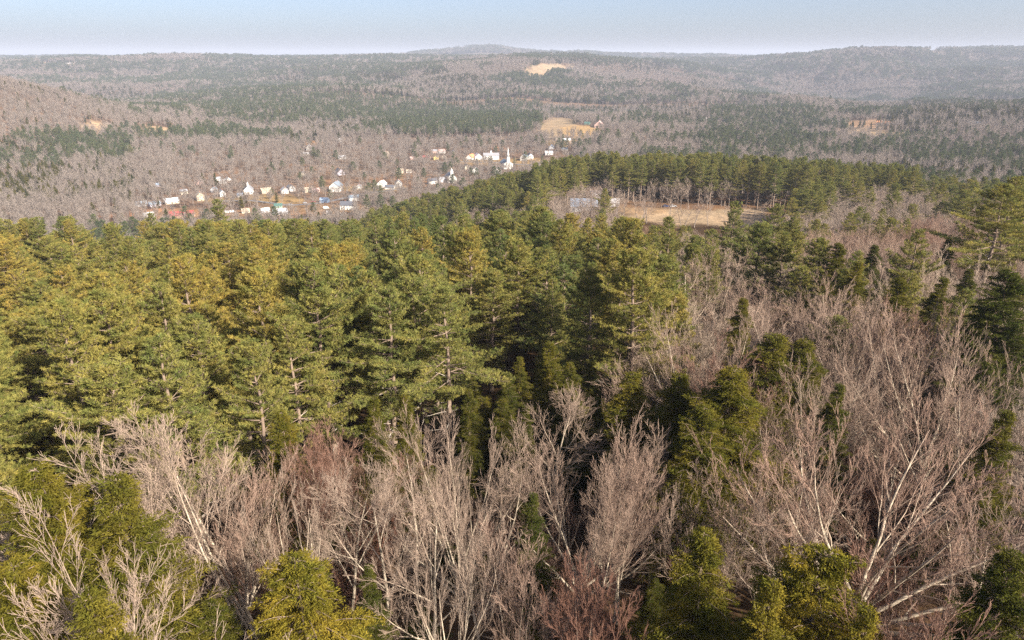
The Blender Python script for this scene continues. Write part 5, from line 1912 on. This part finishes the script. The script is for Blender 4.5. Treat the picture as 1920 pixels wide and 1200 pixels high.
# ------------------------------------------------------------------ woods too many to count: one object per kind
def woods(name, label, pts, protos, kindpick=None):
    """pts rows: x, y, z, index, sxy, sz, tint, rot"""
    hidden = bpy.data.collections.new(name + '_models')
    for k, me in enumerate(protos):
        o = bpy.data.objects.new('%s_model_%02d' % (name, k), me)
        hidden.objects.link(o)
    pts = np.array(pts, float)
    me = bpy.data.meshes.new(name)
    me.vertices.add(len(pts))
    me.vertices.foreach_set('co', pts[:, :3].astype(np.float32).ravel())

    def fa(n, typ, v, key='value'):
        a = me.attributes.new(n, typ, 'POINT')
        a.data.foreach_set(key, v)
    fa('pick', 'INT', pts[:, 3].astype(np.int32))
    fa('tint', 'FLOAT', pts[:, 6].astype(np.float32))
    fa('size', 'FLOAT_VECTOR', np.stack([pts[:, 4], pts[:, 4], pts[:, 5]], 1).astype(np.float32).ravel(), 'vector')
    fa('turn', 'FLOAT_VECTOR', np.stack([np.zeros(len(pts)), np.zeros(len(pts)), pts[:, 7]], 1).astype(np.float32).ravel(), 'vector')
    me.update()
    o = bpy.data.objects.new(name, me)
    COL.objects.link(o)
    tag(o, label, 'woods', kind='stuff')
    g = bpy.data.node_groups.new(name + '_scatter', 'GeometryNodeTree')
    g.interface.new_socket('Geometry', in_out='INPUT', socket_type='NodeSocketGeometry')
    g.interface.new_socket('Geometry', in_out='OUTPUT', socket_type='NodeSocketGeometry')
    gi, go = g.nodes.new('NodeGroupInput'), g.nodes.new('NodeGroupOutput')
    ci = g.nodes.new('GeometryNodeCollectionInfo')
    ci.inputs['Collection'].default_value = hidden
    ci.inputs['Separate Children'].default_value = True
    ci.inputs['Reset Children'].default_value = True
    ip = g.nodes.new('GeometryNodeInstanceOnPoints')
    ip.inputs['Pick Instance'].default_value = True

    def na(n, typ):
        q = g.nodes.new('GeometryNodeInputNamedAttribute')
        q.data_type = typ
        q.inputs['Name'].default_value = n
        return q.outputs[0]
    g.links.new(gi.outputs[0], ip.inputs['Points'])
    g.links.new(ci.outputs[0], ip.inputs['Instance'])
    g.links.new(na('pick', 'INT'), ip.inputs['Instance Index'])
    g.links.new(na('turn', 'FLOAT_VECTOR'), ip.inputs['Rotation'])
    g.links.new(na('size', 'FLOAT_VECTOR'), ip.inputs['Scale'])
    g.links.new(ip.outputs[0], go.inputs[0])
    md = o.modifiers.new('scatter', 'NODES')
    md.node_group = g
    return o


g2 = np.random.default_rng(5)
rest = [i for i in range(len(cand)) if not single[i] and cv[i]]
pr = [[], [], []]
for i in rest:
    x, y, kind, var, s, sxy, tint, rot, _ = cand[i]
    if kind == 'pine':
        pr[0].append((x, y, CZZ[i], var, sxy, s, tint, rot))
    elif kind == 'hemlock':
        pr[2].append((x, y, CZZ[i], min(var, 2), sxy, s, tint, rot))
    elif kind == 'shrub':
        continue
    else:
        if kind == 'leaning':
            kind, var = 'clump', 0
        off_ = {'bare': 0, 'broad': 5, 'clump': 11}[kind]
        pr[1].append((x, y, CZZ[i], off_ + var, sxy, CH[i] / PROTO[kind][var][2], tint, rot))
for f_ in far:
    k = int(f_[3])
    row = (f_[0], f_[1], f_[2], 0, f_[4], f_[5], f_[6], g2.uniform(0, 6.28))
    if k < 5:
        pr[1].append(row[:3] + (14 + k,) + row[4:])
    elif k < 8:
        pr[0].append(row[:3] + (6 + k - 5,) + row[4:])
    else:
        pr[2].append(row[:3] + (3 + k - 8,) + row[4:])
woods('pine_woods', 'distant pine woods covering ridges and valley sides', pr[0], [p[3] for p in PROTO['pine']] + [p[3] for p in PROTO['farpine']])
woods('bare_woods', 'distant leafless woods covering the hills', pr[1], [p[3] for q_ in ('bare', 'broad', 'clump') for p in PROTO[q_]] + [p[3] for p in PROTO['farbare']])
woods('dark_evergreen_woods', 'distant dark evergreen patches on the hills', pr[2], [p[3] for p in PROTO['hemlock'][:3]] + [p[3] for p in PROTO['farhemlock']])
print('woods', [len(p) for p in pr], 'single', single.sum())

# ------------------------------------------------------------------ haze
def haze():
    m = bpy.data.materials.new('haze')
    t, out = nodes(m)
    v = N(t, 'ShaderNodeVolumePrincipled')
    v.inputs['Color'].default_value = (0.74, 0.82, 1.0, 1)
    v.inputs['Density'].default_value = 8.8e-5
    v.inputs['Anisotropy'].default_value = 0.0
    t.links.new(v.outputs[0], out.inputs['Volume'])
    b = MB().box(-25400, 25400, -25400, 25400, float(ZMIN) - 1.0, CZ + 230.0).build('haze', m)
    tag(b, kind='stuff')
    b['label'] = 'thin bluish haze over the valley and far hills'


haze()
